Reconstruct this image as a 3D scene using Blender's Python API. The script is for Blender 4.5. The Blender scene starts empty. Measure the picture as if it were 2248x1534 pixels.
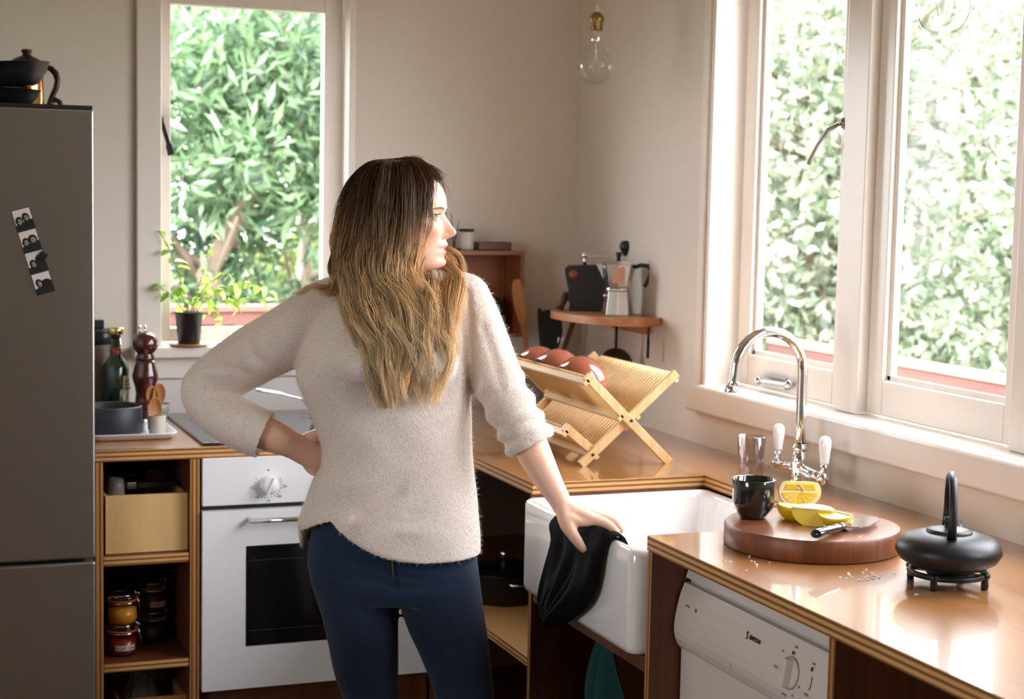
import bpy, bmesh, math, random
import numpy as np
from mathutils import Vector, Matrix, Euler
PI = math.pi
rnd = random.Random(7)
SC = bpy.context.scene
COL = SC.collection

# ------------------------------------------------------------------ camera
def Rz(a): return Matrix.Rotation(a, 3, 'Z')
def Rx(a): return Matrix.Rotation(a, 3, 'X')
cam_d = bpy.data.cameras.new('camera'); cam = bpy.data.objects.new('camera', cam_d); COL.objects.link(cam)
M3 = Rz(math.radians(-21.15)) @ Rx(PI/2) @ Rx(math.radians(-5.33)) @ Rz(math.radians(1.147))
cam.matrix_world = Matrix.Translation((0, 0, 1.5342)) @ M3.to_4x4()
cam_d.sensor_fit = 'HORIZONTAL'; cam_d.sensor_width = 36.0; cam_d.lens = 3600.0/2248.0*36.0
cam_d.clip_start = .05; cam_d.clip_end = 200
cam_d.dof.use_dof = True; cam_d.dof.focus_distance = 3.15; cam_d.dof.aperture_fstop = 5.0
SC.camera = cam

# ------------------------------------------------------------------ sky and exposure
SC.view_settings.view_transform = 'Standard'; SC.view_settings.look = 'None'
SC.view_settings.gamma = 1.0; SC.view_settings.use_curve_mapping = False
SC.view_settings.exposure = 1.6
w = bpy.data.worlds.new('overcast_sky'); SC.world = w; w.use_nodes = True
nt = w.node_tree; nt.nodes.clear()
wo = nt.nodes.new('ShaderNodeOutputWorld'); bg = nt.nodes.new('ShaderNodeBackground')
tc = nt.nodes.new('ShaderNodeTexCoord'); sep = nt.nodes.new('ShaderNodeSeparateXYZ')
ramp = nt.nodes.new('ShaderNodeValToRGB')                       # overcast dome: a little brighter towards the zenith
ramp.color_ramp.elements[0].position = .45; ramp.color_ramp.elements[0].color = (.42, .42, .40, 1)
ramp.color_ramp.elements[1].position = .52; ramp.color_ramp.elements[1].color = (.92, .94, .97, 1)
e = ramp.color_ramp.elements.new(1.0); e.color = (1.05, 1.07, 1.12, 1)
mp = nt.nodes.new('ShaderNodeMapRange'); mp.inputs[1].default_value = -1; mp.inputs[2].default_value = 1
nt.links.new(tc.outputs['Generated'], sep.inputs[0]); nt.links.new(sep.outputs[2], mp.inputs[0])
nt.links.new(mp.outputs[0], ramp.inputs[0]); nt.links.new(ramp.outputs[0], bg.inputs[0])
bg.inputs[1].default_value = 5.2
nt.links.new(bg.outputs[0], wo.inputs[0])
SC.cycles.max_bounces = 10; SC.cycles.diffuse_bounces = 5; SC.cycles.transparent_max_bounces = 24
SC.cycles.transmission_bounces = 8; SC.cycles.glossy_bounces = 5
SC.cycles.sample_clamp_indirect = 6.0; SC.cycles.caustics_reflective = False; SC.cycles.caustics_refractive = False

sun_d = bpy.data.lights.new('sun', 'SUN'); sun_d.energy = 2.5; sun_d.angle = math.radians(4); sun_d.color = (1.0, .95, .86)   # hazy sun from behind the house, on the garden only
sun = bpy.data.objects.new('sun', sun_d); COL.objects.link(sun); sun.location = (0, -20, 25); sun.rotation_euler = Vector((.10, .72, -.68)).to_track_quat('-Z', 'Y').to_euler()
def portal(name, loc, rot, sx, sy):                             # sampling guides for the daylight in the window openings
    l = bpy.data.lights.new(name, 'AREA'); l.shape = 'RECTANGLE'; l.size = sx; l.size_y = sy
    l.cycles.is_portal = True
    o = bpy.data.objects.new(name, l); COL.objects.link(o); o.location = loc; o.rotation_euler = rot
portal('portal_right', (2.16, 2.45, 1.62), (0, PI/2, 0), 1.12, 2.66)
portal('portal_back', (1.0, 4.77, 1.62), (-PI/2, 0, 0), .54, 1.05)
portal('portal_left', (-2.28, 1.0, 1.5), (0, -PI/2, 0), 1.2, 1.2)

# ------------------------------------------------------------------ helpers
class MB:
    """collects shapes into one mesh"""
    def __init__(s): s.v = []; s.f = []; s.m = []; s.sm = []
    def add(s, verts, faces, mi=0, smooth=False):
        b = len(s.v); s.v.extend([tuple(v) for v in verts])
        for f in faces: s.f.append(tuple(i+b for i in f)); s.m.append(mi); s.sm.append(smooth)
        return s
    def box(s, x0, x1, y0, y1, z0, z1, mi=0, top=None):
        v = [(x0,y0,z0),(x1,y0,z0),(x1,y1,z0),(x0,y1,z0),(x0,y0,z1),(x1,y0,z1),(x1,y1,z1),(x0,y1,z1)]
        f = [(0,3,2,1),(4,5,6,7),(0,1,5,4),(1,2,6,5),(2,3,7,6),(3,0,4,7)]
        b = len(s.v); s.v.extend(v)
        for k, q in enumerate(f): s.f.append(tuple(i+b for i in q)); s.m.append(top if (top is not None and k == 1) else mi); s.sm.append(False)
        return s
    def obox(s, c, ax, ay, az, mi=0):                           # oriented box, half axes
        c, ax, ay, az = map(Vector, (c, ax, ay, az)); v = []
        for k in (-1, 1):
            for (i, j) in ((-1,-1),(1,-1),(1,1),(-1,1)): v.append(c + ax*i + ay*j + az*k)
        return s.add(v, [(0,3,2,1),(4,5,6,7),(0,1,5,4),(1,2,6,5),(2,3,7,6),(3,0,4,7)], mi)
    def bar(s, p0, p1, w, h, up=(0,0,1), mi=0):                 # rectangular bar between two points
        p0, p1 = Vector(p0), Vector(p1); d = (p1-p0); L = d.length; d.normalize()
        sx = d.cross(Vector(up)); sx.normalize(); sz = sx.cross(d)
        return s.obox((p0+p1)/2, d*L/2, sx*w/2, sz*h/2, mi)
    def lathe(s, prof, n=32, c=(0,0,0), mi=0, smooth=True, closed=False):
        # prof = [(r, z)...]; r = 0 makes a pole
        b = []; v = []; f = []
        for (r, z) in prof:
            if r < 1e-6: b.append([len(v)]); v.append((c[0], c[1], c[2]+z))
            else:
                b.append(list(range(len(v), len(v)+n)))
                for k in range(n): a = 2*PI*k/n; v.append((c[0]+r*math.cos(a), c[1]+r*math.sin(a), c[2]+z))
        for i in range(len(b)-1 + (1 if closed else 0)):
            A, B = b[i], b[(i+1) % len(b)]
            for k in range(n):
                k2 = (k+1) % n
                if len(A) == 1 and len(B) == 1: continue
                if len(A) == 1: f.append((A[0], B[k2], B[k]))
                elif len(B) == 1: f.append((A[k], A[k2], B[0]))
                else: f.append((A[k], A[k2], B[k2], B[k]))
        return s.add(v, f, mi, smooth)
    def loft(s, rings, cap=True, mi=0, smooth=True, close=True):
        n = len(rings[0]); v = []; f = []
        for r in rings: v.extend(r)
        for i in range(len(rings)-1):
            for k in range(n if close else n-1):
                k2 = (k+1) % n
                f.append((i*n+k, i*n+k2, (i+1)*n+k2, (i+1)*n+k))
        if cap:
            f.append(tuple(range(n-1, -1, -1))); f.append(tuple((len(rings)-1)*n+k for k in range(n)))
        return s.add(v, f, mi, smooth)
    def tube(s, pts, r, n=10, cap=True, mi=0, smooth=True, flat=1.0, up=None):
        pts = [Vector(p) for p in pts]; N = len(pts)
        rr = r if isinstance(r, (list, tuple)) else [r]*N
        rings = []; t0 = None; nrm = None
        for i, p in enumerate(pts):
            t = (pts[min(i+1, N-1)] - pts[max(i-1, 0)]).normalized()
            if nrm is None:
                a = Vector(up) if up else (Vector((0,0,1)) if abs(t.z) < .9 else Vector((1,0,0)))
                nrm = (a - t*a.dot(t)).normalized()
            else: nrm = (nrm - t*nrm.dot(t)).normalized()
            bn = t.cross(nrm)
            rings.append([p + (nrm*math.cos(2*PI*k/n)*flat + bn*math.sin(2*PI*k/n))*rr[i] for k in range(n)])
        return s.loft(rings, cap, mi, smooth)
    def prism(s, poly, h0, h1, axis='z', mi=0, smooth=False):   # polygon extruded along an axis
        def P(a, b, h): return {'z': (a, b, h), 'y': (a, h, b), 'x': (h, a, b)}[axis]
        n = len(poly); v = [P(a, b, h0) for a, b in poly] + [P(a, b, h1) for a, b in poly]
        s.add(v, [(k, (k+1) % n, n+(k+1) % n, n+k) for k in range(n)], mi, smooth)
        s.add(v, [tuple(range(n-1, -1, -1)), tuple(range(n, 2*n))], mi, False)
        return s
    def sphere(s, c, r, nu=20, nv=12, sc=(1,1,1), mi=0):
        prof = [(max(0, math.sin(PI*i/nv)), -math.cos(PI*i/nv)) for i in range(nv+1)]
        m = MB().lathe(prof, nu)
        s.add([(c[0]+r*sc[0]*x, c[1]+r*sc[1]*y, c[2]+r*sc[2]*z) for x, y, z in m.v], m.f, mi, True); return s
    def xf(s, mat):
        s.v = [tuple(mat @ Vector(v)) for v in s.v]; return s
    def merge(s, o, mi=None):
        b = len(s.v); s.v.extend(o.v)
        for f, m, q in zip(o.f, o.m, o.sm): s.f.append(tuple(i+b for i in f)); s.m.append(m if mi is None else mi); s.sm.append(q)
        return s
    def mesh(s, name, mats):
        me = bpy.data.meshes.new(name); me.from_pydata(s.v, [], s.f)
        for m in (mats if isinstance(mats, (list, tuple)) else [mats]): me.materials.append(m)
        me.polygons.foreach_set('material_index', s.m); me.polygons.foreach_set('use_smooth', s.sm)
        bm = bmesh.new(); bm.from_mesh(me); bmesh.ops.recalc_face_normals(bm, faces=bm.faces); bm.to_mesh(me); bm.free()
        me.update(); return me
    def build(s, name, mats, parent=None, bevel=0, seg=2, sub=0, solid=0, auto=True):
        o = bpy.data.objects.new(name, s.mesh(name, mats)); COL.objects.link(o)
        if parent: o.parent = parent
        if solid: m = o.modifiers.new('solid', 'SOLIDIFY'); m.thickness = solid; m.offset = 0
        if bevel:
            m = o.modifiers.new('bevel', 'BEVEL'); m.width = bevel; m.segments = seg; m.limit_method = 'ANGLE'; m.angle_limit = math.radians(40)
            o.data.polygons.foreach_set('use_smooth', [True]*len(o.data.polygons))
            m.harden_normals = True
        if sub: m = o.modifiers.new('sub', 'SUBSURF'); m.levels = sub; m.render_levels = sub
        return o

def edge_only(o, face):                                         # box panel: plywood edge on one face, ply darkened for inner shade on the others
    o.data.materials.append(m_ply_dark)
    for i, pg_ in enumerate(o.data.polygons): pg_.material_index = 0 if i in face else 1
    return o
def tag(o, label=None, cat=None, group=None, kind=None):
    if label: o['label'] = label
    if cat: o['category'] = cat
    if group: o['group'] = group
    if kind: o['kind'] = kind
    return o
def thing(name, label, cat, loc=(0,0,0), rot=(0,0,0), group=None, kind=None):
    o = bpy.data.objects.new(name, None); COL.objects.link(o); o.location = loc; o.rotation_euler = rot
    o.empty_display_size = .05
    return tag(o, label, cat, group, kind)
def struct(name, parent=None, loc=(0,0,0)):
    o = bpy.data.objects.new(name, None); COL.objects.link(o); o.location = loc; o.empty_display_size = .05
    o['kind'] = 'structure'
    if parent: o.parent = parent
    return o

# ------------------------------------------------------------------ materials
def srgb(r, g, b):
    f = lambda c: ((c/255+.055)/1.055)**2.4 if c/255 > .04045 else c/255/12.92
    return (f(r), f(g), f(b), 1)
class NM:
    def __init__(s, name):
        s.mat = bpy.data.materials.new(name); s.mat.use_nodes = True; s.t = s.mat.node_tree
        s.b = s.t.nodes['Principled BSDF']; s.out = s.t.nodes['Material Output']
    def n(s, kind, **kw):
        q = s.t.nodes.new(kind)
        for k, v in kw.items():
            if isinstance(k, str) and k.startswith('i'): q.inputs[int(k[1:])].default_value = v
            else: setattr(q, k, v)
        return q
    def l(s, a, b): s.t.links.new(a, b)
def M(name, col, rough=.5, metal=0, spec=None, var=0, vscale=8, bump=0, bscale=60, coat=0, trans=0, ior=None, sheen=0, sss=0, alpha=None, vstretch=None, emis=None):
    q = NM(name); b = q.b
    c = col if len(col) == 4 else (*col, 1)
    b.inputs['Base Color'].default_value = c; b.inputs['Roughness'].default_value = rough; b.inputs['Metallic'].default_value = metal
    if spec is not None: b.inputs['Specular IOR Level'].default_value = spec
    if coat: b.inputs['Coat Weight'].default_value = coat; b.inputs['Coat Roughness'].default_value = .06
    if trans: b.inputs['Transmission Weight'].default_value = trans
    if ior: b.inputs['IOR'].default_value = ior
    if sheen: b.inputs['Sheen Weight'].default_value = sheen; b.inputs['Sheen Roughness'].default_value = .4
    if sss: b.inputs['Subsurface Weight'].default_value = sss; b.inputs['Subsurface Radius'].default_value = (.02, .008, .004); b.inputs['Subsurface Scale'].default_value = .4
    if alpha is not None: b.inputs['Alpha'].default_value = alpha
    if var or bump:
        tcn = q.n('ShaderNodeTexCoord'); src = tcn.outputs['Object']
        if vstretch:
            mpn = q.n('ShaderNodeMapping'); mpn.inputs['Scale'].default_value = vstretch; q.l(src, mpn.inputs[0]); src = mpn.outputs[0]
    if var:
        no = q.n('ShaderNodeTexNoise'); no.inputs['Scale'].default_value = vscale; no.inputs['Detail'].default_value = 5
        q.l(src, no.inputs['Vector'])
        mx = q.n('ShaderNodeMix', data_type='RGBA'); mx.inputs[6].default_value = tuple(x*(1-var) for x in c[:3])+(1,); mx.inputs[7].default_value = tuple(min(1, x*(1+var)) for x in c[:3])+(1,)
        q.l(no.outputs[0], mx.inputs[0]); q.l(mx.outputs[2], b.inputs['Base Color'])
    if bump:
        n2 = q.n('ShaderNodeTexNoise'); n2.inputs['Scale'].default_value = bscale; n2.inputs['Detail'].default_value = 3
        q.l(src, n2.inputs['Vector']); bp = q.n('ShaderNodeBump'); bp.inputs['Strength'].default_value = bump; bp.inputs['Distance'].default_value = .002
        q.l(n2.outputs[0], bp.inputs['Height']); q.l(bp.outputs[0], b.inputs['Normal'])
    return q.mat
def wood(name, c0, c1, axis='x', rough=.45, scale=6, coat=0, stretch=12, bump=.1):
    """wood with grain running along one axis"""
    q = NM(name); b = q.b; t = q.n('ShaderNodeTexCoord'); m = q.n('ShaderNodeMapping')
    sc = [scale*stretch/3]*3; sc['xyz'.index(axis)] = scale/4
    m.inputs['Scale'].default_value = sc; q.l(t.outputs['Object'], m.inputs[0])
    n1 = q.n('ShaderNodeTexNoise'); n1.inputs['Scale'].default_value = 1; n1.inputs['Detail'].default_value = 7; n1.inputs['Roughness'].default_value = .62; n1.inputs['Distortion'].default_value = .8
    q.l(m.outputs[0], n1.inputs['Vector'])
    r = q.n('ShaderNodeValToRGB'); r.color_ramp.elements[0].position = .3; r.color_ramp.elements[0].color = c0; r.color_ramp.elements[1].position = .72; r.color_ramp.elements[1].color = c1
    q.l(n1.outputs[0], r.inputs[0]); q.l(r.outputs[0], b.inputs['Base Color']); b.inputs['Roughness'].default_value = rough
    if coat: b.inputs['Coat Weight'].default_value = coat; b.inputs['Coat Roughness'].default_value = .05
    if bump: bp = q.n('ShaderNodeBump'); bp.inputs['Strength'].default_value = bump; bp.inputs['Distance'].default_value = .001; q.l(n1.outputs[0], bp.inputs['Height']); q.l(bp.outputs[0], b.inputs['Normal'])
    return q.mat
def ply(name, axis, dark, light, period=.0056, rough=.5):
    """plywood edge: plies stacked along one axis"""
    q = NM(name); b = q.b; g = q.n('ShaderNodeNewGeometry'); s = q.n('ShaderNodeSeparateXYZ'); q.l(g.outputs['Position'], s.inputs[0])
    no = q.n('ShaderNodeTexNoise'); no.inputs['Scale'].default_value = 40; no.inputs['Detail'].default_value = 4; q.l(g.outputs['Position'], no.inputs['Vector'])
    ma = q.n('ShaderNodeMath', operation='MULTIPLY_ADD'); ma.inputs[1].default_value = .0012; q.l(no.outputs[0], ma.inputs[0]); q.l(s.outputs['xyz'.index(axis)], ma.inputs[2])
    mu = q.n('ShaderNodeMath', operation='MULTIPLY'); mu.inputs[1].default_value = 1/period; q.l(ma.outputs[0], mu.inputs[0])
    fr = q.n('ShaderNodeMath', operation='PINGPONG'); fr.inputs[1].default_value = 1.0; q.l(mu.outputs[0], fr.inputs[0])
    r = q.n('ShaderNodeValToRGB'); r.color_ramp.elements[0].position = .25; r.color_ramp.elements[0].color = dark; r.color_ramp.elements[1].position = .6; r.color_ramp.elements[1].color = light
    q.l(fr.outputs[0], r.inputs[0]); q.l(r.outputs[0], b.inputs['Base Color']); b.inputs['Roughness'].default_value = rough
    return q.mat
def pane_glass(name, tint=(1,1,1), refl=.07, edge=.5, pwr=5.0):
    """thin window pane: lets light straight through, with a faint mirror reflection"""
    q = NM(name); t = q.t; t.nodes.remove(q.b)
    tr = q.n('ShaderNodeBsdfTransparent'); tr.inputs[0].default_value = (*tint, 1); gl = q.n('ShaderNodeBsdfGlossy'); gl.inputs['Roughness'].default_value = .02
    lw = q.n('ShaderNodeLayerWeight'); lw.inputs[0].default_value = .5; mx = q.n('ShaderNodeMixShader')
    pw = q.n('ShaderNodeMath', operation='POWER'); pw.inputs[1].default_value = pwr; q.l(lw.outputs['Facing'], pw.inputs[0])
    fr = q.n('ShaderNodeMath', operation='MULTIPLY_ADD'); fr.inputs[1].default_value = edge; fr.inputs[2].default_value = refl*.08; q.l(pw.outputs[0], fr.inputs[0])
    q.l(fr.outputs[0], mx.inputs[0]); q.l(tr.outputs[0], mx.inputs[1]); q.l(gl.outputs[0], mx.inputs[2]); q.l(mx.outputs[0], q.out.inputs[0])
    return q.mat

m_wall = M('wall_paint', srgb(226, 217, 206), .6, bump=.06, bscale=90)
m_ceil = M('ceiling_paint', srgb(230, 224, 216), .7)
m_trim = M('white_gloss_trim', srgb(236, 228, 220), .3, var=.02, vscale=5)
m_floor = wood('floor_boards', srgb(70, 42, 26), srgb(104, 66, 40), 'y', .35)
m_pane = pane_glass('window_pane')
m_chrome = M('chrome', (.86, .86, .88), .06, 1)
m_steel = M('steel', (.62, .61, .62), .22, 1)
m_darkmetal = M('dark_metal', (.05, .045, .04), .35, .9)
m_black = M('black_plastic', (.012, .012, .014), .4)
m_castiron = M('cast_iron', (.012, .013, .016), .42, .3, bump=.12, bscale=350)
m_ply_z = ply('ply_edge_flat', 'z', srgb(120, 72, 34), srgb(206, 158, 96))
m_ply_x = ply('ply_edge_standing', 'x', srgb(112, 66, 32), srgb(190, 134, 74))
m_ply_y = ply('ply_edge_side', 'y', srgb(112, 66, 32), srgb(176, 122, 66))
m_ply_face = wood('ply_face', srgb(128, 76, 38), srgb(160, 102, 56), 'z', .4)
m_ply_dark = wood('ply_face_dark_shaded', srgb(78, 42, 24), srgb(110, 64, 36), 'z', .4)  # dark brown ply, the shade inside the cupboards mixed into its colour
m_counter = wood('varnished_counter', srgb(142, 92, 48), srgb(178, 126, 74), 'y', .3, 5, coat=1.0, stretch=5, bump=.02)
# ================================================================== the room
XW, YW, ZC = 2.0, 4.65, 2.55          # inner faces of right and back wall, ceiling height
XL, YF = -2.2, -2.0
def slab(name, boxes, mat, bevel=0):
    m = MB()
    for b in boxes: m.box(*b)
    o = m.build(name, mat, bevel=bevel); o['kind'] = 'structure'; return o
slab('floor', [(XL-.1, XW+.1, YF-.1, YW+.1, -.1, 0)], m_floor)
slab('ceiling', [(XL-.1, XW+.1, YF-.1, YW+.1, ZC, ZC+.1)], m_ceil)
WL = (.4, 1.6, .9, 2.1)
slab('wall_left', [(XL-.12, XL, YF-.12, WL[0], 0, ZC), (XL-.12, XL, WL[1], YW+.12, 0, ZC), (XL-.12, XL, WL[0], WL[1], 0, WL[2]), (XL-.12, XL, WL[0], WL[1], WL[3], ZC)], m_wall)
# back wall with the narrow window opening
WB = (.735, 1.275, 1.095, 2.16)
slab('wall_back', [(XL, WB[0], YW, YW+.12, 0, ZC), (WB[1], XW, YW, YW+.12, 0, ZC), (WB[0], WB[1], YW, YW+.12, 0, WB[2]), (WB[0], WB[1], YW, YW+.12, WB[3], ZC)], m_wall)
# right wall with the wide window opening
WR = (1.12, 3.775, 1.055, 2.2)
slab('wall_right', [(XW, XW+.16, WR[1], YW+.12, 0, ZC), (XW, XW+.16, YF-.12, WR[0], 0, ZC), (XW, XW+.16, WR[0], WR[1], 0, WR[2]), (XW, XW+.16, WR[0], WR[1], WR[3], ZC)], m_wall)
slab('wall_front', [(XL, XW, YF-.12, YF, 0, ZC)], m_wall)
# a plain window in the left wall, out of the picture
w3 = struct('window_3', loc=(XL, 1.0, .9))
for k in range(2):
    y0 = -.6+.6*k
    MB().box(-.09, -.04, y0, y0+.05, 0, 1.2).box(-.09, -.04, y0+.55, y0+.6, 0, 1.2).box(-.09, -.04, y0+.05, y0+.55, 0, .06).box(-.09, -.04, y0+.05, y0+.55, 1.14, 1.2).build('sash', m_trim, w3)
    MB().box(-.068, -.064, y0+.05, y0+.55, .06, 1.14).build('pane', m_pane, w3)
slab('light_blocking_stub', [(-1.0, -.16, 3.35, YW, 0, ZC)], m_wall)  # unseen stub added to keep window_3 light off the back wall's left end

# ---- window_1: narrow window in the back wall
w1 = struct('window_1', loc=(1.0, YW, 1.095))
def wp(name, boxes, mat, bevel=.002):
    m = MB()
    for (x0, x1, y0, y1, z0, z1) in boxes: m.box(x0-1.0, x1-1.0, y0-YW, y1-YW, z0-1.095, z1-1.095)
    return m.build(name, mat, w1, bevel)
wp('casing', [(.668, .737, YW-.02, YW, 1.07, 2.3)], m_trim, .004)
wp('casing', [(1.272, 1.294, YW-.016, YW, 1.07, 2.3)], m_trim, .003)
wp('casing', [(.737, 1.272, YW-.02, YW, 2.158, 2.3)], m_trim, .003)
wp('jamb', [(.735, .739, YW, YW+.12, 1.095, 2.16), (1.271, 1.275, YW, YW+.12, 1.095, 2.16)], m_trim, 0)
S0, S1, SY0, SY1 = .741, 1.268, YW+.045, YW+.082
sash1 = wp('sash', [(S0, .772, SY0, SY1, 1.103, 2.155), (1.214, S1, SY0, SY1, 1.103, 2.155), (.772, 1.214, SY0, SY1, 1.103, 1.142), (.772, 1.214, SY0, SY1, 2.052, 2.155)], m_trim, .003)
wp('pane', [(.770, 1.216, YW+.060, YW+.063, 1.14, 2.054)], m_pane, 0)
wp('sill', [(.655, 1.31, YW-.055, YW+.12, 1.064, 1.096)], m_trim, .006)
wp('apron', [(.675, 1.29, YW-.018, YW, 1.004, 1.064)], m_trim, .003)
# stay handle on the sash
h = MB(); hb = (-.262, .04, .665)
h.obox((-.266, .040, .645), (.010, 0, 0), (0, .006, 0), (0, 0, .034)); h.sphere((-.262, .030, .640), .013)
h.bar((-.262, .022, .645), (-.236, .012, .555), .012, .007, up=(0,1,0))
h.bar((-.239, .012, .565), (-.232, .012, .535), .018, .009, up=(0,1,0))
h.build('stay_handle', m_darkmetal, w1, .002)

# ---- window_2: wide window in the right wall
w2 = struct('window_2', loc=(XW, 2.45, 1.055))
def wq(name, boxes, mat, bevel=.002):
    m = MB()
    for (x0, x1, y0, y1, z0, z1) in boxes: m.box(x0-XW, x1-XW, y0-2.45, y1-2.45, z0-1.055, z1-1.055)
    return m.build(name, mat, w2, bevel)
wq('casing', [(XW-.020, XW, 3.772, 3.80, 1.055, 2.35)], m_trim, .003)
wq('casing', [(XW-.012, XW+.004, 3.752, 3.776, 1.055, 2.2)], m_trim, .003)
wq('casing', [(XW-.020, XW, 1.06, 1.122, 1.055, 2.35)], m_trim, .003)
wq('casing', [(XW-.020, XW, 1.06, 3.80, 2.197, 2.35)], m_trim, .003)
wq('jamb', [(XW, XW+.16, 3.768, 3.775, 1.055, 2.2), (XW, XW+.16, 1.12, 1.127, 1.055, 2.2)], m_trim, 0)
wq('sill_board', [(XW-.028, XW+.002, 1.02, 3.835, .985, 1.058)], m_trim, .010)
wq('sill', [(XW+.004, XW+.17, 1.125, 3.77, 1.045, 1.057)], m_trim, .002)
X0, X1 = XW+.085, XW+.125
lights = [(3.252, 3.764), (2.62, 3.158), (1.98, 2.52), (1.34, 1.88)]
muls = [(3.158, 3.252), (2.52, 2.62), (1.88, 1.98), (1.127, 1.34)]
for a, b in muls: wq('mullion', [(XW+.06, XW+.14, a, b, 1.057, 2.2)], m_trim, .004)
for (a, b) in lights:
    st = .062
    wq('sash', [(X0, X1, a+.003, a+st-.012, 1.062, 2.195), (X0, X1, b-st, b-.003, 1.062, 2.195), (X0, X1, a+st-.012, b-st, 1.062, 1.142), (X0, X1, a+st-.012, b-st, 2.12, 2.195)], m_trim, .004)
    wq('bead', [(X0+.012, X0+.022, b-st-.014, b-st+.001, 1.142, 2.12), (X0+.012, X0+.022, a+st-.013, b-st, 1.140, 1.154)], m_trim, .002)
    wq('pane', [(X0+.022, X0+.025, a+st-.014, b-st+.002, 1.14, 2.122)], m_pane, 0)
h = MB()
h.sphere((.072, 3.272-2.45, .662), .011, 14, 8, (.8, .8, 1.3)); h.tube([(.062, 3.276-2.45, .660), (.05, 3.300-2.45, .648), (.047, 3.340-2.45, .615), (.049, 3.374-2.45, .582), (.050, 3.382-2.45, .570)], [.005, .0055, .0045, .005, .006], 8)
h.build('latch_handle', M('latch_steel', (.30, .29, .28), .3, .9), w2)
h = MB(); h.box(.074, .085, 3.50-2.45, 3.60-2.45, .018, .028); h.box(.074, .085, 3.50-2.45, 3.60-2.45, .040, .047); h.tube([(.072, 3.49-2.45, .033), (.068, 3.60-2.45, .03)], .006, 8); h.sphere((.07, 3.47-2.45, .035), .012); h.sphere((.07, 3.62-2.45, .028), .011)
h.build('stay_bar', m_steel, w2, .001)

# a skirting of white splash panel under the narrow window
slab('trim_1', [(.48, 1.98, YW-.006, YW, .90, 1.0)], M('splash_panel', srgb(226, 222, 220), .35))
# ================================================================== outside
m_ground = M('lawn', srgb(74, 92, 52), .9, var=.4, vscale=1.5)
g = MB().box(-30, 40, -30, 45, -1.6, -1.5).build('garden_ground', m_ground); g['kind'] = 'structure'
def leafmat(name, c0, c1, trans=.45):
    q = NM(name); t = q.t; t.nodes.remove(q.b)
    a = q.n('ShaderNodeAttribute', attribute_name='tone'); r = q.n('ShaderNodeValToRGB')
    r.color_ramp.elements[0].color = c0; r.color_ramp.elements[1].color = c1
    q.l(a.outputs['Fac'], r.inputs[0])
    d = q.n('ShaderNodeBsdfDiffuse'); tl = q.n('ShaderNodeBsdfTranslucent'); gl = q.n('ShaderNodeBsdfGlossy'); gl.inputs['Roughness'].default_value = .35
    q.l(r.outputs[0], d.inputs[0]); q.l(r.outputs[0], tl.inputs[0])
    m1 = q.n('ShaderNodeMixShader'); m1.inputs[0].default_value = trans; q.l(d.outputs[0], m1.inputs[1]); q.l(tl.outputs[0], m1.inputs[2])
    m2 = q.n('ShaderNodeMixShader'); m2.inputs[0].default_value = .06; q.l(m1.outputs[0], m2.inputs[1]); q.l(gl.outputs[0], m2.inputs[2]); q.l(m2.outputs[0], q.out.inputs[0])
    return q.mat
m_leaf_a = leafmat('leaf_blue_green', srgb(50, 76, 58), srgb(140, 170, 126))
m_leaf_b = leafmat('leaf_yellow_green', srgb(60, 86, 38), srgb(156, 166, 84))
m_leaf_c = leafmat('leaf_silver', srgb(84, 100, 76), srgb(180, 188, 166))
m_bark = M('bark', srgb(112, 98, 86), .9, var=.3, vscale=6)
def leaves(name, parent, mat, cen, rad, n, size, seed, asp=.32, clump=0):
    """a crown of n separate leaves, each a folded blade of four corners"""
    g = np.random.default_rng(seed)
    d = g.normal(size=(n, 3)); d /= np.linalg.norm(d, axis=1)[:, None]
    rr = g.random(n)**(1/2.2)
    c = np.array(cen) + d*rr[:, None]*np.array(rad)
    if clump:
        k = g.integers(0, clump, n); cc = g.normal(size=(clump, 3)); cc /= np.linalg.norm(cc, axis=1)[:, None]
        cc = np.array(cen)+cc*(g.random(clump)**(1/2.5))[:, None]*np.array(rad)
        c = cc[k] + g.normal(size=(n, 3))*np.array(rad).mean()*.09
        d = c-cc[k]; d /= np.linalg.norm(d, axis=1)[:, None]+1e-6
    dirv = d + g.normal(size=(n, 3))*.5; dirv[:, 2] += .1; dirv /= np.linalg.norm(dirv, axis=1)[:, None]
    s = g.normal(size=(n, 3)); s -= dirv*(s*dirv).sum(1)[:, None]; s /= np.linalg.norm(s, axis=1)[:, None]
    L = size*(.6+.8*g.random(n))[:, None]; W = L*asp
    nn = np.cross(dirv, s)
    v = np.stack([c, c+dirv*L*.5+s*W*.5+nn*W*.15, c+dirv*L, c+dirv*L*.5-s*W*.5+nn*W*.15], 1).reshape(-1, 3)
    me = bpy.data.meshes.new(name); me.vertices.add(4*n); me.vertices.foreach_set('co', v.ravel())
    me.loops.add(6*n); me.polygons.add(2*n)
    b = np.arange(n)[:, None]*4; idx = np.concatenate([b+0, b+1, b+2, b+0, b+2, b+3], 1).ravel()
    me.loops.foreach_set('vertex_index', idx.astype(np.int32)); me.polygons.foreach_set('loop_start', np.arange(0, 6*n, 3, dtype=np.int32))
    me.update(); me.validate()
    at = me.attributes.new('tone', 'FLOAT', 'POINT'); at.data.foreach_set('value', np.repeat(g.random(n), 4).astype(np.float32))
    me.materials.append(mat); o = bpy.data.objects.new(name, me); COL.objects.link(o); o.parent = parent; o['kind'] = 'stuff'; return o
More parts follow.
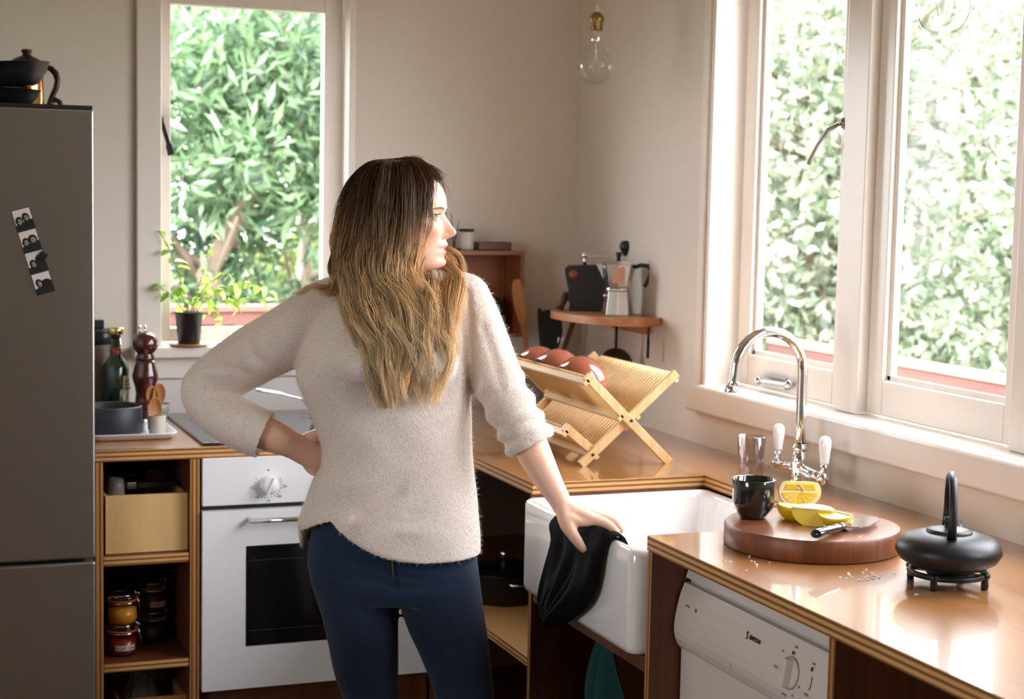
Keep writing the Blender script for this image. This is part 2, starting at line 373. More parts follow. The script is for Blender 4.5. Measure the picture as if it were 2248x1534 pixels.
def tree(name, label, loc, trunk, crowns, mat, size, seed, group, asp=.32, limbs=6, tr=.09):
    t = thing(name, label, 'tree', loc, group=group); g = random.Random(seed)
    top = trunk
    pts = [(g.uniform(-.06, .06)*k, g.uniform(-.06, .06)*k, top*k/6) for k in range(7)]
    MB().tube(pts, [tr*(1-.1*k) for k in range(7)], 8).build('trunk', m_bark, t)
    for k in range(limbs):
        a = g.uniform(0, 2*PI); z0 = top*g.uniform(.35, .95); L = g.uniform(.7, 1.4)
        p = [Vector((0, 0, z0))]
        for q in range(5): p.append(p[-1] + Vector((math.cos(a)*L/5+g.uniform(-.08, .08), math.sin(a)*L/5+g.uniform(-.08, .08), g.uniform(.0, .28))))
        MB().tube(p, [.032-.005*q for q in range(6)], 6).build('branch', m_bark, t)
    for i, (c, r, n) in enumerate(crowns): leaves('foliage', t, mat, c, r, n, size, seed*10+i, asp, max(8, n//60))
    return t
G1, G2 = 'trees outside the narrow back window', 'trees outside the wide window'
# seen through the narrow window
tree('tree', 'blue green leafy tree filling the top of the narrow window', (1.75, 8.6, -1.5), 3.9, [((.1, 0, 3.55), (1.1, .9, .85), 12000), ((-.2, .3, 2.3), (.55, .6, .8), 3500)], m_leaf_a, .105, 1, G1, .26)
tree('tree', 'slim pale trunked tree in the middle of the narrow window', (2.42, 10.0, -1.5), 4.6, [((-.1, .5, 2.1), (.6, .6, .5), 1500), ((.6, .2, 4.0), (.7, .7, .5), 2200)], m_leaf_b, .09, 2, G1, .4, 4, .05)
tree('tree', 'second slim tree right of the first in the narrow window', (2.68, 10.3, -1.5), 4.4, [((.35, .2, 2.9), (.5, .6, .9), 2600)], m_leaf_a, .09, 3, G1, .35, 5, .055)
tree('tree', 'low leafy shrub at the left foot of the narrow window', (1.62, 8.9, -1.5), 2.4, [((.1, 0, 1.9), (.7, .7, 1.0), 5000)], m_leaf_a, .085, 4, G1, .35, 4)
tree('tree', 'yellow green tree behind the slim trunks', (3.2, 13.5, -1.5), 4.2, [((.2, 0, 2.4), (1.3, 1.0, 1.4), 6000), ((-.6, 0, 4.3), (1.6, 1.0, .9), 5000)], m_leaf_b, .12, 5, G1, .45)
# seen through the wide window
tree('tree', 'pale leafy tree with bare winding branches outside the left light', (4.75, 7.6, -1.5), 4.2, [((0, 0, 3.1), (.95, .95, 1.8), 17000)], m_leaf_c, .075, 6, G2, .5, 14)
tree('tree', 'pale silvery tree filling the right hand light', (6.15, 8.2, -1.5), 4.0, [((0, 0, 2.3), (1.15, 1.1, 1.7), 14000), ((.1, .3, 3.7), (1.1, 1.0, 1.0), 9000)], m_leaf_c, .075, 7, G2, .5, 11)
tree('tree', 'darker green tree behind the silvery one at the right', (8.6, 10.6, -1.5), 3.6, [((.2, 0, 2.3), (1.9, 1.5, 1.8), 11000), ((-.2, 0, 4.0), (1.6, 1.2, 1.0), 6000)], m_leaf_b, .11, 8, G2, .45)
tree('tree', 'tree with sparse crown behind the left light', (6.6, 11.2, -1.5), 4.4, [((0, 0, 3.4), (1.5, 1.4, 1.9), 11000)], m_leaf_a, .11, 9, G2, .45)
tree('tree', 'thin crowned tree reaching up at the far right', (8.0, 8.6, -1.5), 3.4, [((.0, 0, 2.4), (1.1, 1.1, 1.4), 7000)], m_leaf_c, .09, 10, G2, .5)

tree('tree', 'distant pale tree between the two window lights', (8.6, 13.6, -1.5), 4.4, [((0, 0, 2.8), (2.2, 1.5, 2.7), 13000)], m_leaf_c, .13, 11, G2, .5)
tree('tree', 'distant green tree low at the right edge', (11.4, 13.0, -1.5), 3.8, [((0, 0, 2.2), (2.3, 1.6, 2.1), 10000)], m_leaf_b, .14, 12, G2, .5)
tree('tree', 'distant tree behind the winding branches', (7.4, 15.0, -1.5), 5.0, [((0, 0, 3.2), (2.0, 1.5, 2.6), 10000)], m_leaf_a, .14, 13, G2, .5)

# deck with red timber railing around the house
m_red = wood('red_timber', srgb(92, 58, 52), srgb(124, 84, 76), 'y', .6)
m_redx = wood('red_timber_x', srgb(92, 58, 52), srgb(124, 84, 76), 'x', .6)
dk = MB().box(XW+.17, 3.75, -3, 6.2, -.25, -.12).box(-2.5, XW+.17, YW+.14, 6.2, -.25, -.12).build('deck', m_red); dk['kind'] = 'structure'
r1 = thing('deck_railing', 'red timber deck railing outside the wide window', 'railing', (3.45, 4.0, -.12))
MB().box(-.045, .045, -6, 1.9, 1.074, 1.098).build('top_rail', M('weathered_rail', srgb(150, 128, 116), .5), r1, .004)
MB().box(-.04, .0, -6, 1.9, 1.02, 1.073).build('rail_board', m_red, r1, .003)
MB().box(-.02, .02, -6, 1.9, .18, .26).build('rail_board', m_red, r1, .003)
bme = MB().box(-.02, .02, -.05, .05, .2, 1.018).mesh('baluster', m_red)
for k in range(38):
    o = bpy.data.objects.new('baluster', bme); COL.objects.link(o); o.parent = r1; o.location = (-.0, -5.9+k*.2, 0)
r2 = thing('deck_railing', 'red timber deck railing outside the narrow window', 'railing', (1.2, 6.0, -.12))
MB().box(-3.6, 2.15, -.05, .05, 1.212, 1.236).build('top_rail', M('weathered_rail_red', srgb(132, 92, 84), .5), r2, .004)
MB().box(-3.6, 2.15, -.04, .0, 1.165, 1.211).build('rail_board', m_redx, r2, .003)
MB().box(-3.6, 2.15, -.02, .02, .18, .26).build('rail_board', m_redx, r2, .003)
bme = MB().box(-.045, .045, -.02, .02, .2, 1.164).mesh('baluster', m_redx)
for k in range(27):
    o = bpy.data.objects.new('baluster', bme); COL.objects.link(o); o.parent = r2; o.location = (-3.5+k*.2, .0, 0)
# ================================================================== worktop, cupboards, appliances
def text_mesh(body, size, mat, parent, loc, rot, name='lettering', ext=.0002, align='LEFT', sx=1.0, bold=0.0):
    cu = bpy.data.curves.new('txt', 'FONT'); cu.body = body; cu.size = size; cu.extrude = ext; cu.align_x = align; cu.resolution_u = 2; cu.offset = bold
    to = bpy.data.objects.new('txt', cu); COL.objects.link(to)
    me = bpy.data.meshes.new_from_object(to.evaluated_get(bpy.context.evaluated_depsgraph_get()))
    bpy.data.objects.remove(to); bpy.data.curves.remove(cu)
    me.materials.clear(); me.materials.append(mat)
    o = bpy.data.objects.new(name, me); COL.objects.link(o); o.parent = parent; o.location = loc; o.rotation_euler = rot; o.scale = (sx, 1, 1)
    return o
m_ink = M('black_ink', (.015, .015, .015), .6)
m_inkgrey = M('grey_ink', (.16, .15, .15), .6)
m_enamel = M('white_enamel', srgb(232, 232, 236), .22)
m_ceramic = M('white_fireclay', srgb(240, 237, 236), .08, coat=.6)
m_dwwhite = M('dishwasher_white', srgb(216, 204, 196), .32)
m_void = M('oven_black_glass', (.006, .006, .007), .08)

# worktop: one L of plywood with a notch for the sink
XF, YFc = 1.351, 4.03
ct = MB(); poly = [(.478, 4.65), (.478, 4.03), (XF, 4.03), (XF, 3.347), (1.781, 3.347), (1.781, 2.761), (XF, 2.761), (XF, .75), (2.0, .75), (2.0, 4.65)]
n = len(poly)
ct.add([(x, y, .872) for x, y in poly]+[(x, y, .90) for x, y in poly], [(k, (k+1) % n, n+(k+1) % n, n+k) for k in range(n)], 1)
ct.add([(x, y, .90) for x, y in poly], [tuple(range(n))], 0); ct.add([(x, y, .872) for x, y in poly], [tuple(range(n-1, -1, -1))], 1)
c = ct.build('worktop', [m_counter, m_ply_z]); tag(c, 'glossy varnished plywood worktop running around the corner', 'worktop')

# open shelf unit between fridge and oven
su = thing('shelf_unit', 'open plywood shelf unit between fridge and oven', 'shelf unit', (.607, 4.03, 0))
for (a, b) in ((-.128, -.107), (.104, .128)): edge_only(MB().box(a, b, 0, .6, .02, .871).build('side_panel', m_ply_x, su, .001), (2,))
for z in (.612, .345, .08): edge_only(MB().box(-.106, .103, .004, .58, z, z+.024).build('shelf', [m_ply_z], su, .0015), (2,))
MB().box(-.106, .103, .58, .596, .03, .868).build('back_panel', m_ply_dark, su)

# oven
ov = thing('oven', 'white built-in oven with dark glass door under the hob', 'oven', (1.036, 4.03, .279))
MB().box(-.296, .298, .012, .55, 0, .585).build('body', m_black, ov)
MB().box(-.296, .298, -.006, .012, .472, .593).build('control_panel', m_enamel, ov, .003)
dm = MB(); X0o, X1o, Z0o, Z1o = -.186, .19, .112, .367
for b in ((-.296, .298, -.012, .010, .002, Z0o), (-.296, .298, -.012, .010, Z1o, .460), (-.296, X0o, -.012, .010, Z0o, Z1o), (X1o, .298, -.012, .010, Z0o, Z1o)): dm.box(*b)
door = dm.build('door', m_enamel, ov)
MB().box(X0o-.001, X1o+.001, -.0135, .008, Z0o-.001, Z1o+.001).build('door_glass', m_void, door, .001)
for z in (.15, .33): MB().box(X0o+.006, X1o-.006, -.0142, -.0132, z, z+.0012).build('glass_line', M('glass_line', (.05, .05, .05), .4), door)
hd = MB().tube([(-.186, -.045, .437), (.19, -.045, .437)], .0065, 12)
for x in (-.180, .184): hd.tube([(x, -.012, .437), (x, -.045, .437)], .0055, 10)
hd.build('handle', m_chrome, door)
kb = MB().lathe([(0, .030), (.016, .030), (.0215, .024), (.0235, .004), (.0235, 0)], 28); kb.box(-.0025, .0025, -.022, .022, .026, .034)
k = kb.build('knob', m_enamel, ov); k.location = (-.130, -.007, .521); k.rotation_euler = (PI/2, .35, 0)
mk = MB()
for i in range(17):
    a = math.radians(-205 + i*14.4); R = .034
    mk.box(-.130+R*math.cos(a)-.0012, -.130+R*math.cos(a)+.0012, -.0068, -.006, .521+R*math.sin(a)-.0012, .521+R*math.sin(a)+.0012)
mk.box(-.1325, -.1275, -.0068, -.006, .556, .560)
mk.build('dial_marks', m_inkgrey, ov)
for i, s in enumerate(('50', '100', '150', '200', '250')):
    a = math.radians(-170 + i*40); text_mesh(s, .008, m_inkgrey, ov, (-.130+.043*math.cos(a), -.0064, .519+.042*math.sin(a)), (PI/2, 0, 0), 'dial_numbers', align='CENTER')
pl = MB().box(.74, 1.345, 4.06, 4.08, .0, .275).build('plinth', m_ply_dark); tag(pl, 'dark plywood plinth board below the oven', 'plinth')

# hob
hb = thing('hob', 'black glass hob set in the worktop', 'hob', (1.03, 4.335, .9))
MB().box(-.285, .285, -.285, .285, .0005, .0075).build('glass_top', M('hob_glass', (.02, .022, .026), .13, coat=.4), hb, .002)
for (x, y, r) in ((-.14, -.13, .085), (.14, -.13, .1), (-.14, .14, .1), (.14, .14, .075)):
    MB().lathe([(r, .0076), (r, .0078), (r-.002, .0078), (r-.002, .0076)], 40, (x, y, 0)).build('cooking_zone', M('zone_line', (.12, .12, .12), .4), hb)

# fridge
q = NM('brushed_steel'); t = q.n('ShaderNodeTexCoord'); mpn = q.n('ShaderNodeMapping'); mpn.inputs['Scale'].default_value = (1.5, 1.5, 260); q.l(t.outputs['Object'], mpn.inputs[0])
no = q.n('ShaderNodeTexNoise'); no.inputs['Scale'].default_value = 1; no.inputs['Detail'].default_value = 3; q.l(mpn.outputs[0], no.inputs['Vector'])
mr = q.n('ShaderNodeMapRange'); mr.inputs[3].default_value = .30; mr.inputs[4].default_value = .42; q.l(no.outputs[0], mr.inputs[0]); q.l(mr.outputs[0], q.b.inputs['Roughness'])
q.b.inputs['Base Color'].default_value = (.46, .45, .455, 1); q.b.inputs['Metallic'].default_value = 1; q.b.inputs['Anisotropic'].default_value = .6; q.b.inputs['Anisotropic Rotation'].default_value = .25
tg = q.n('ShaderNodeTangent'); tg.direction_type = 'RADIAL'; tg.axis = 'Z'; q.l(tg.outputs[0], q.b.inputs['Tangent'])
m_fridge = q.mat
fr = thing('fridge', 'tall brushed stainless steel fridge freezer at the left edge', 'fridge', (.175, 4.32, 0))
MB().box(-.297, .2965, -.29, .31, .02, 1.709).build('body', M('fridge_side', (.3, .3, .3), .4, .6), fr, .003)
MB().box(-.298, .2985, -.36, -.295, .652, 1.716).build('upper_door', m_fridge, fr, .006, 3)
MB().box(-.298, .2985, -.36, -.295, .06, .643).build('lower_door', m_fridge, fr, .006, 3)
MB().box(-.297, .296, -.355, .31, 1.7165, 1.7255).build('top_cap', m_black, fr, .002)
MB().box(-.29, .29, -.345, -.32, .0, .055).build('plinth', m_black, fr)

# photo booth strip on the fridge
TLp, BLp = Vector((.287, 0, 1.478)), Vector((.344, 0, 1.282))
dv = (BLp-TLp); Lp = dv.length; ang = math.atan2(dv.x, -dv.z)
ps = thing('photo_strip', 'black and white photo booth strip of four pictures on the fridge door', 'photo', (.334, 3.9595, 1.385), (0, -ang, 0))
Wp = .043
MB().box(-Wp/2, Wp/2, -.0006, 0, -Lp/2, Lp/2).build('paper', m_ink, ps)
m_pw = M('photo_white', srgb(214, 206, 204), .4); m_pb = M('photo_black', (.012, .012, .012), .4); m_pg = M('photo_grey', srgb(150, 142, 140), .4); m_pm = M('photo_midgrey', srgb(84, 78, 76), .4)
def blob(mb, cx, cz, rx, rz, y, rot=0, n=18):
    pts = []
    for i in range(n):
        a = 2*PI*i/n; u, v = rx*math.cos(a), rz*math.sin(a)
        pts.append((cx+u*math.cos(rot)-v*math.sin(rot), cz+u*math.sin(rot)+v*math.cos(rot)))
    mb.prism(pts, y, y+.0002, 'y'); return mb
fh = Lp/4; hh = fh/2-.0012; hw = Wp/2-.0014
heads = [[(-.010, -.002, .0085, .011, 0), (.0065, .0035, .0085, .011, .2)], [(-.010, -.001, .008, .0105, -.2), (.007, .002, .0105, .011, .3)], [(-.008, -.003, .008, .0105, .1), (.009, .002, .011, .013, 0)], [(-.008, .001, .008, .011, .2), (.007, -.004, .014, .012, .3)]]
for i, hs in enumerate(heads):
    zc = Lp/2 - fh*(i+.5)
    p = MB().box(-hw, hw, -.0009, -.0006, zc-hh, zc+hh).build('photo', m_pw, ps)
    d = MB(); d.prism([(-hw, zc-hh), (hw, zc-hh), (hw, zc-.003), (hw*.5, zc-.001), (-.002, zc-.006), (-hw*.8, zc-.009), (-hw, zc-.011)], -.0011, -.0009, 'y')
    for (x, z, rx, rz, ro) in hs: blob(d, x, zc+z, rx, rz, -.0012, ro)
    d.build('dark_print', m_pb, p)
    f = MB()
    for j, (x, z, rx, rz, ro) in enumerate(hs):
        if not (i >= 2 and j == 1): blob(f, x+.001, zc+z-.0015, rx*.56, rz*.62, -.0014, ro)
    f.build('face_print', m_pg, p)
    f = MB()
    for j, (x, z, rx, rz, ro) in enumerate(hs):
        if not (i >= 2 and j == 1): blob(f, x-.0012, zc+z-.0005, rx*.36, .0013, -.0016, ro); blob(f, x+.001, zc+z-.006, rx*.22, .0009, -.0016, ro)
    f.build('feature_print', m_pm, p)
mg = MB().box(-.009, .009, -.005, -.0015, -.009, .009).build('magnet', m_black, None, .0008); mg.location = (.3555, 3.9595, 1.3745); mg.rotation_euler = (0, .5, 0)
tag(mg, 'small black square magnet holding the photo strip', 'magnet')

# butler sink
sk = thing('sink', 'white fireclay butler sink with a deep apron front', 'sink', (1.55, 3.054, .665))
def rrect(x0, x1, y0, y1, r, n=6):
    p = []
    for (cx, cy, a0) in ((x1-r, y1-r, 0), (x0+r, y1-r, PI/2), (x0+r, y0+r, PI), (x1-r, y0+r, 1.5*PI)):
        for k in range(n+1): a = a0+PI/2*k/n; p.append((cx+r*math.cos(a), cy+r*math.sin(a)))
    return p
def ring(x0, x1, y0, y1, r, z): return [(a, b, z) for a, b in rrect(x0, x1, y0, y1, r)]
s = MB(); o4 = (-.226, .235, -.288, .288)
O = lambda g, r, z: ring(o4[0]+g, o4[1]-g, o4[2]+g, o4[3]-g, r, z)
s.loft([O(.012, .02, 0), O(.003, .022, .003), O(0, .024, .014), O(0, .024, .192), O(.002, .023, .200), O(.008, .02, .2045), O(.016, .018, .2045), O(.022, .02, .200), O(.025, .024, .19), O(.03, .03, .06), O(.045, .04, .033), O(.08, .05, .027)], True)
s.build('basin', m_ceramic, sk)
MB().lathe([(0, .029), (.03, .029), (.036, .0275)], 24, (.02, 0, 0)).build('drain', m_chrome, sk)

# cupboard that carries the sink, open in front
cb = thing('sink_cupboard', 'open plywood cupboard carrying the white sink', 'cupboard', (1.351, 3.05, 0))
edge_only(MB().box(.002, .62, .296, .314, .02, .871).build('side_panel', m_ply_y, cb, .001), (5,))
edge_only(MB().box(-.002, .62, -.315, -.296, .02, .871).build('side_panel', [m_ply_y], cb, .001), (5,))
MB().box(.004, .60, -.294, .294, .632, .6635).build('sink_rail', m_ply_dark, cb, .001)
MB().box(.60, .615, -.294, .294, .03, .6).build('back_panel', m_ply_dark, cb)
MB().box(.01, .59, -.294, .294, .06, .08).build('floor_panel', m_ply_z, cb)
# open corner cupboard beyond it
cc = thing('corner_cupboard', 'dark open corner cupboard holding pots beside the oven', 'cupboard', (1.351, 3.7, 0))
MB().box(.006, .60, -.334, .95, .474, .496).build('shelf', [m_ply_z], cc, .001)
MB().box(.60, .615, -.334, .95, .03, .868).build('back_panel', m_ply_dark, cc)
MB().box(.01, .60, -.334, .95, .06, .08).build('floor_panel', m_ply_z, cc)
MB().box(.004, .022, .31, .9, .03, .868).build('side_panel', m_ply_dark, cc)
# panel right of the dishwasher, and dark space further right
ec = thing('end_cupboard', 'dark open plywood cupboard right of the dishwasher', 'cupboard', (1.352, 1.45, 0))
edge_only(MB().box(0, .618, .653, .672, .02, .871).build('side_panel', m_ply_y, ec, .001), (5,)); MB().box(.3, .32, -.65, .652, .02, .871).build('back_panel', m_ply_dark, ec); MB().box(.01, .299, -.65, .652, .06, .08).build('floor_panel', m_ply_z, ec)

# dishwasher
dw = thing('dishwasher', 'white dishwasher under the worktop with dial and brand print', 'dishwasher', (1.40, 2.428, 0))
y0, y1 = -.300, .301
MB().box(.03, .56, y0, y1, .02, .862).build('body', M('dw_body', (.5, .49, .48), .5), dw)
MB().prism([(.018, .821), (.05, .821), (.05, .868), (.034, .868)], y0, y1, 'y').build('top_strip', m_dwwhite, dw, .003)
prof = [(.05, .813), (.0165, .813), (.008, .792), (.0012, .765), (-.003, .740), (-.0035, .722), (-.001, .708), (.004, .696), (.010, .688), (.05, .688)]
MB().prism(prof, y0, y1, 'y', smooth=False).build('control_fascia', m_dwwhite, dw)
MB().box(.012, .05, y0, y1, .14, .689).build('door', m_dwwhite, dw, .003)
MB().box(.04, .05, y0+.01, y1-.01, .02, .135).build('kick_plate', m_black, dw)
def fas(y, z):       # a point on the fascia at height z
    for (xa, za), (xb, zb) in zip(prof[1:], prof[2:]):
        if zb <= z <= za: return Vector((xa+(xb-xa)*(za-z)/(za-zb), y, z))
tilt = math.atan2(.018, .075)
R1 = Euler((PI/2-tilt*.9, 0, -PI/2))
text_mesh('SIMPSON', .0105, m_ink, dw, fas(.028, .776)+Vector((-.0006, 0, 0)), R1, bold=.0004, sx=.9)
lg = MB(); lg.tube([(.004, .012, 0), (.0005, .0125, 0), (-.002, .0095, 0), (0, .0065, 0), (.002, .0035, 0), (.0003, .0003, 0), (-.0035, .0005, 0)], [.0006, .002, .0024, .0018, .0024, .002, .0006], 6, flat=.15)
o = lg.build('logo', m_ink, dw); o.location = fas(.036, .774)+Vector((-.0006, 0, 0)); o.rotation_euler = R1
text_mesh('ezi-set', .0075, m_inkgrey, dw, fas(.270, .775)+Vector((-.0006, 0, 0)), R1, sx=.9); text_mesh('III', .010, m_inkgrey, dw, fas(.232, .773)+Vector((-.0006, 0, 0)), R1)
R2 = Euler((PI/2-.16, 0, -PI/2))
rc = MB()
for (a, b, c, d) in ((-.058, .058, .046, .047), (-.058, -.057, .0, .047), (.057, .058, .012, .047)): rc.box(a, b, c, d, 0, .0012)
rc.add([(-.056, .004, .0003), (.056, .004, .0003), (.056, .045, .0003), (-.030, .045, .0003)], [(0, 1, 2, 3)], 1)
rc.prism([(-.057, .0), (-.032, .046), (-.057, .046)], .0003, .0008, 'z', 0)
o = rc.build('handle_recess', [M('recess_edge', srgb(178, 164, 154), .4), m_dwwhite], dw); o.location = fas(.022, .712)+Vector((-.001, 0, 0)); o.rotation_euler = R2
kn = MB().lathe([(.0, .002), (.024, .002), (.026, 0)], 32); kn.loft([[(-.009, -.024, .001), (.009, -.024, .001), (.009, .024, .001), (-.009, .024, .001)], [(-.0055, -.023, .014), (.0055, -.023, .014), (.0055, .023, .014), (-.0055, .023, .014)]])
o = kn.build('dial', m_dwwhite, dw, .001); o.location = fas(-.118, .757)+Vector((-.001, 0, 0)); o.rotation_euler = R2
mk = MB().lathe([(.0275, 0), (.0275, .0006), (.0262, .0006), (.0262, 0)], 40)
o = mk.build('dial_ring', M('ring_grey', srgb(140, 126, 118), .4), dw); o.location = o.location = fas(-.118, .757)+Vector((-.0008, 0, 0)); o.rotation_euler = R2
dmk = MB().box(-.002, .002, .031, .037, 0, .0005).box(.060, .064, .020, .027, 0, .0005); dmk.tube([(.066, .012, 0), (.0675, .004, 0), (.066, -.006, 0), (.063, -.011, 0)], .0007, 5)
o = dmk.build('dial_marks', m_ink, dw); o.location = fas(-.118, .757)+Vector((-.0012, 0, 0)); o.rotation_euler = R2
for (u, v, tx) in ((0, .041, 'OFF'), (-.034, .026, '65'), (-.044, -.004, 'ECO'), (.016, -.036, '55'), (.034, -.016, '50'), (-.012, -.042, 'RINSE'), (.062, .030, 'ON'), (.058, -.022, 'END')):
    text_mesh(tx, .0065, m_inkgrey, dw, fas(-.118-u, .757+v*.99)+Vector((-.0012, 0, 0)), R2, 'dial_labels', align='CENTER')
# ================================================================== things on and around the worktop
m_glass = pane_glass('clear_glass', (.95, .955, .96), .4, .9, 2.6)
def glassmat(name, tint, k=.12):
    return pane_glass(name, tint, k)
m_bamboo = wood('bamboo', srgb(206, 168, 112), srgb(236, 206, 156), 'z', .5, 10)
m_bamboo_y = wood('bamboo_rail', srgb(206, 168, 112), srgb(238, 210, 162), 'y', .5, 10)
m_spoon = wood('spoon_wood', srgb(150, 94, 48), srgb(190, 132, 78), 'z', .5, 10)
m_redwood = M('dark_red_mill_wood', srgb(74, 26, 18), .18, var=.25, vscale=9, coat=.7)

# ---- dish rack: two crossed slatted frames and a short folding flap
rk = thing('dish_rack', 'folding bamboo dish rack standing on the worktop', 'dish rack', (1.66, 3.51, .9))
RL = .48                                                        # length away from the front frame
def rl(x, z): return Vector((x-1.66, 0, z-.9))
A0, A1 = rl(1.546, .903), rl(1.792, 1.118)
B0, B1 = rl(1.772, .903), rl(1.548, 1.118)
C0, C1 = rl(1.585, .931), rl(1.507, .995)
def leg(p, q, y):
    d = (q-p).normalized(); nrm = Vector((d.z, 0, -d.x))
    return MB().bar(p+Vector((0, y, 0)), q+Vector((0, y, 0)), .013, .021, up=nrm)
for y in (.0065, RL): leg(A0, A1, y+.014).build('leg', m_bamboo, rk, .0015); leg(B0, B1, y).build('leg', m_bamboo, rk, .0015); leg(C0, C1, y+.028).build('flap_leg', m_bamboo, rk, .0015)
def dowel_mesh(L): return MB().tube([(0, 0, 0), (0, 0, L)], .0028, 7).mesh('slat', m_bamboo)
def panel(p, q, side, y0, y1, nsl, rails=(0, 1)):
    d = (q-p); L = d.length; d.normalize(); nrm = Vector((d.z, 0, -d.x))*side
    for k in rails:
        c = p.lerp(q, k); MB().bar(c+nrm*.011+Vector((0, y0-.012, 0)), c+nrm*.011+Vector((0, y1+.008, 0)), .011, .016, up=nrm).build('rail', m_bamboo_y, rk, .001)
    me = dowel_mesh(L+.024); rot = Vector((0, 0, 1)).rotation_difference(d).to_euler()
    for i in range(nsl):
        o = bpy.data.objects.new('slat', me); COL.objects.link(o); o.parent = rk
        o.location = p - d*.012 + nrm*.0015 + Vector((0, y0+.012+(y1-y0-.024)*i/(nsl-1), 0)); o.rotation_euler = rot
Xc = A0.lerp(A1, .48)
panel(A0.lerp(A1, .56), A0.lerp(A1, .965), 1, .03, RL-.01, 27)
panel(A0.lerp(A1, .13), A0.lerp(A1, .44), 1, .03, RL-.01, 27)
panel(B0.lerp(B1, .56), B0.lerp(B1, .965), -1, .012, RL-.02, 27)
panel(C0.lerp(C1, .05), C0.lerp(C1, .88), -1, .04, RL-.01, 27)
for (p, y) in ((A0.lerp(A1, .49), -.002), (A0.lerp(A1, .115), .012)):
    o = MB().lathe([(0, .003), (.003, .002), (.004, 0)], 12).build('rivet', m_darkmetal, rk); o.location = p+Vector((0, y, 0)); o.rotation_euler = (PI/2, 0, 0)

# ---- bowls in the rack
m_terra = M('brown_red_glaze', srgb(150, 84, 62), .12, var=.2, vscale=14, coat=.6)
def bowl_mesh(R, H, name='bowl'):
    p = [(0, 0), (R*.45, 0), (R*.7, H*.18), (R*.9, H*.5), (R, H), (R*.97, H+.002), (R*.93, H*.96), (R*.84, H*.52), (R*.64, H*.22), (R*.4, H*.08), (0, H*.06)]
    return MB().lathe(p, 36)
dB = (B1-B0).normalized(); nB = Vector((dB.z, 0, -dB.x)); nB = nB if nB.z > 0 else -nB              # bowls lie face down on the left slatted panel
for i, (y, R, u, lab) in enumerate(((.175, .070, .77, 'nearest of the three brown-red bowls in the dish rack'), (.318, .072, .78, 'middle brown-red bowl in the dish rack'), (.445, .066, .79, 'farthest brown-red bowl in the dish rack, nearest the sleeve'))):
    b = bowl_mesh(R, R*.92).build('bowl', m_terra); rim = Vector((1.66, 3.51, .9))+B0.lerp(B1, u)+nB*.010+Vector((0, y, 0))
    b.location = rim+nB*R*.92; b.rotation_euler = (-nB).to_track_quat('Z', 'Y').to_euler(); tag(b, lab, 'bowl', 'bowls in the dish rack')

# ---- corner shelf with moka pot and coffee grinder
cs = thing('wall_shelf', 'small rounded wooden wall shelf under the moka pot', 'shelf', (2.0, 4.2, 1.19))
m_shelf = wood('shelf_wood', srgb(168, 108, 66), srgb(206, 150, 104), 'y', .4, 8)
pp = [(-.001, -.165), (-.05, -.19), (-.10, -.20), (-.14, -.18), (-.175, -.13), (-.205, -.03), (-.215, .08), (-.205, .14), (-.18, .17), (-.001, .17)]
MB().prism(pp, 0, .021).build('board', m_shelf, cs, .004)
MB().box(-.02, -.001, -.10, .12, -.03, 0).build('cleat', m_shelf, cs, .001)
m_alu = M('polished_aluminium', (.80, .79, .78), .16, 1)
mp_ = thing('moka_pot', 'octagonal aluminium moka pot with black handle on the wall shelf', 'moka pot', (1.925, 4.165, 1.2115), (0, 0, -.42))
def octa(prof, n=8): return MB().lathe(prof, n, smooth=False)
octa([(0, 0), (.0445, 0), (.044, .004), (.036, .066), (0, .066)]).build('boiler', m_alu, mp_, .0012)
MB().lathe([(.035, .066), (.037, .068), (.037, .074), (.034, .0755)], 32).build('collar', m_chrome, mp_)
octa([(0, .0755), (.033, .0755), (.035, .08), (.0475, .140), (.0465, .140), (.034, .081)]).build('jug', m_alu, mp_, .001)
jg = MB(); jg.add([(-.041, -.016, .098), (-.041, .016, .098), (-.045, .014, .140), (-.064, 0, .143), (-.045, -.014, .140), (-.048, 0, .112)], [(0, 5, 3, 4), (5, 1, 2, 3), (0, 1, 5), (2, 4, 3)]); jg.build('spout', m_alu, mp_)
octa([(.0475, .1405), (.044, .145), (.012, .154), (0, .154)]).build('lid', m_alu, mp_, .001)
MB().lathe([(0, .154), (.005, .154), (.006, .158), (.0095, .172), (.0085, .174), (0, .174)], 12).build('lid_knob', m_black, mp_)
MB().tube([(.043, 0, .132), (.062, 0, .139), (.082, 0, .137), (.090, 0, .124), (.087, 0, .106), (.080, 0, .090), (.073, 0, .079)], [.007, .008, .0085, .009, .0085, .0075, .006], 10, flat=.75).build('handle', m_black, mp_)
MB().sphere((-.036, -.012, .052), .005).build('valve', m_steel, mp_)
MB().box(-.016, .018, -.0455, -.0425, .09, .132).build('badge', M('badge_pink', srgb(226, 178, 160), .35), mp_)
gr = thing('coffee_grinder', 'black wall coffee grinder with crank and round knob on the shelf', 'coffee grinder', (1.905, 4.325, 1.2115), (0, 0, -.36))
pg = [(-.055, 0), (-.05, .012), (-.062, .045), (-.055, .052), (-.064, .09), (-.068, .118), (-.058, .128), (.03, .132), (.055, .125), (.060, .06), (.055, 0)]
MB().prism(pg, -.04, .04, 'y').build('body', M('grinder_black', (.016, .018, .022), .45), gr, .006, 3)
MB().lathe([(0, .003), (.012, .003), (.013, 0)], 20).xf(Matrix.Translation((-.045, -.041, .105)) @ Matrix.Rotation(PI/2, 4, 'X')).build('badge', M('badge_copper', srgb(150, 84, 58), .4, .4), gr)
MB().tube([(-.012, 0, .13), (-.012, 0, .155)], .005, 10).sphere((-.012, 0, .158), .0085).build('crank_hub', m_chrome, gr)
MB().bar((-.012, 0, .156), (.105, -.012, .160), .008, .003).build('crank_arm', m_steel, gr)
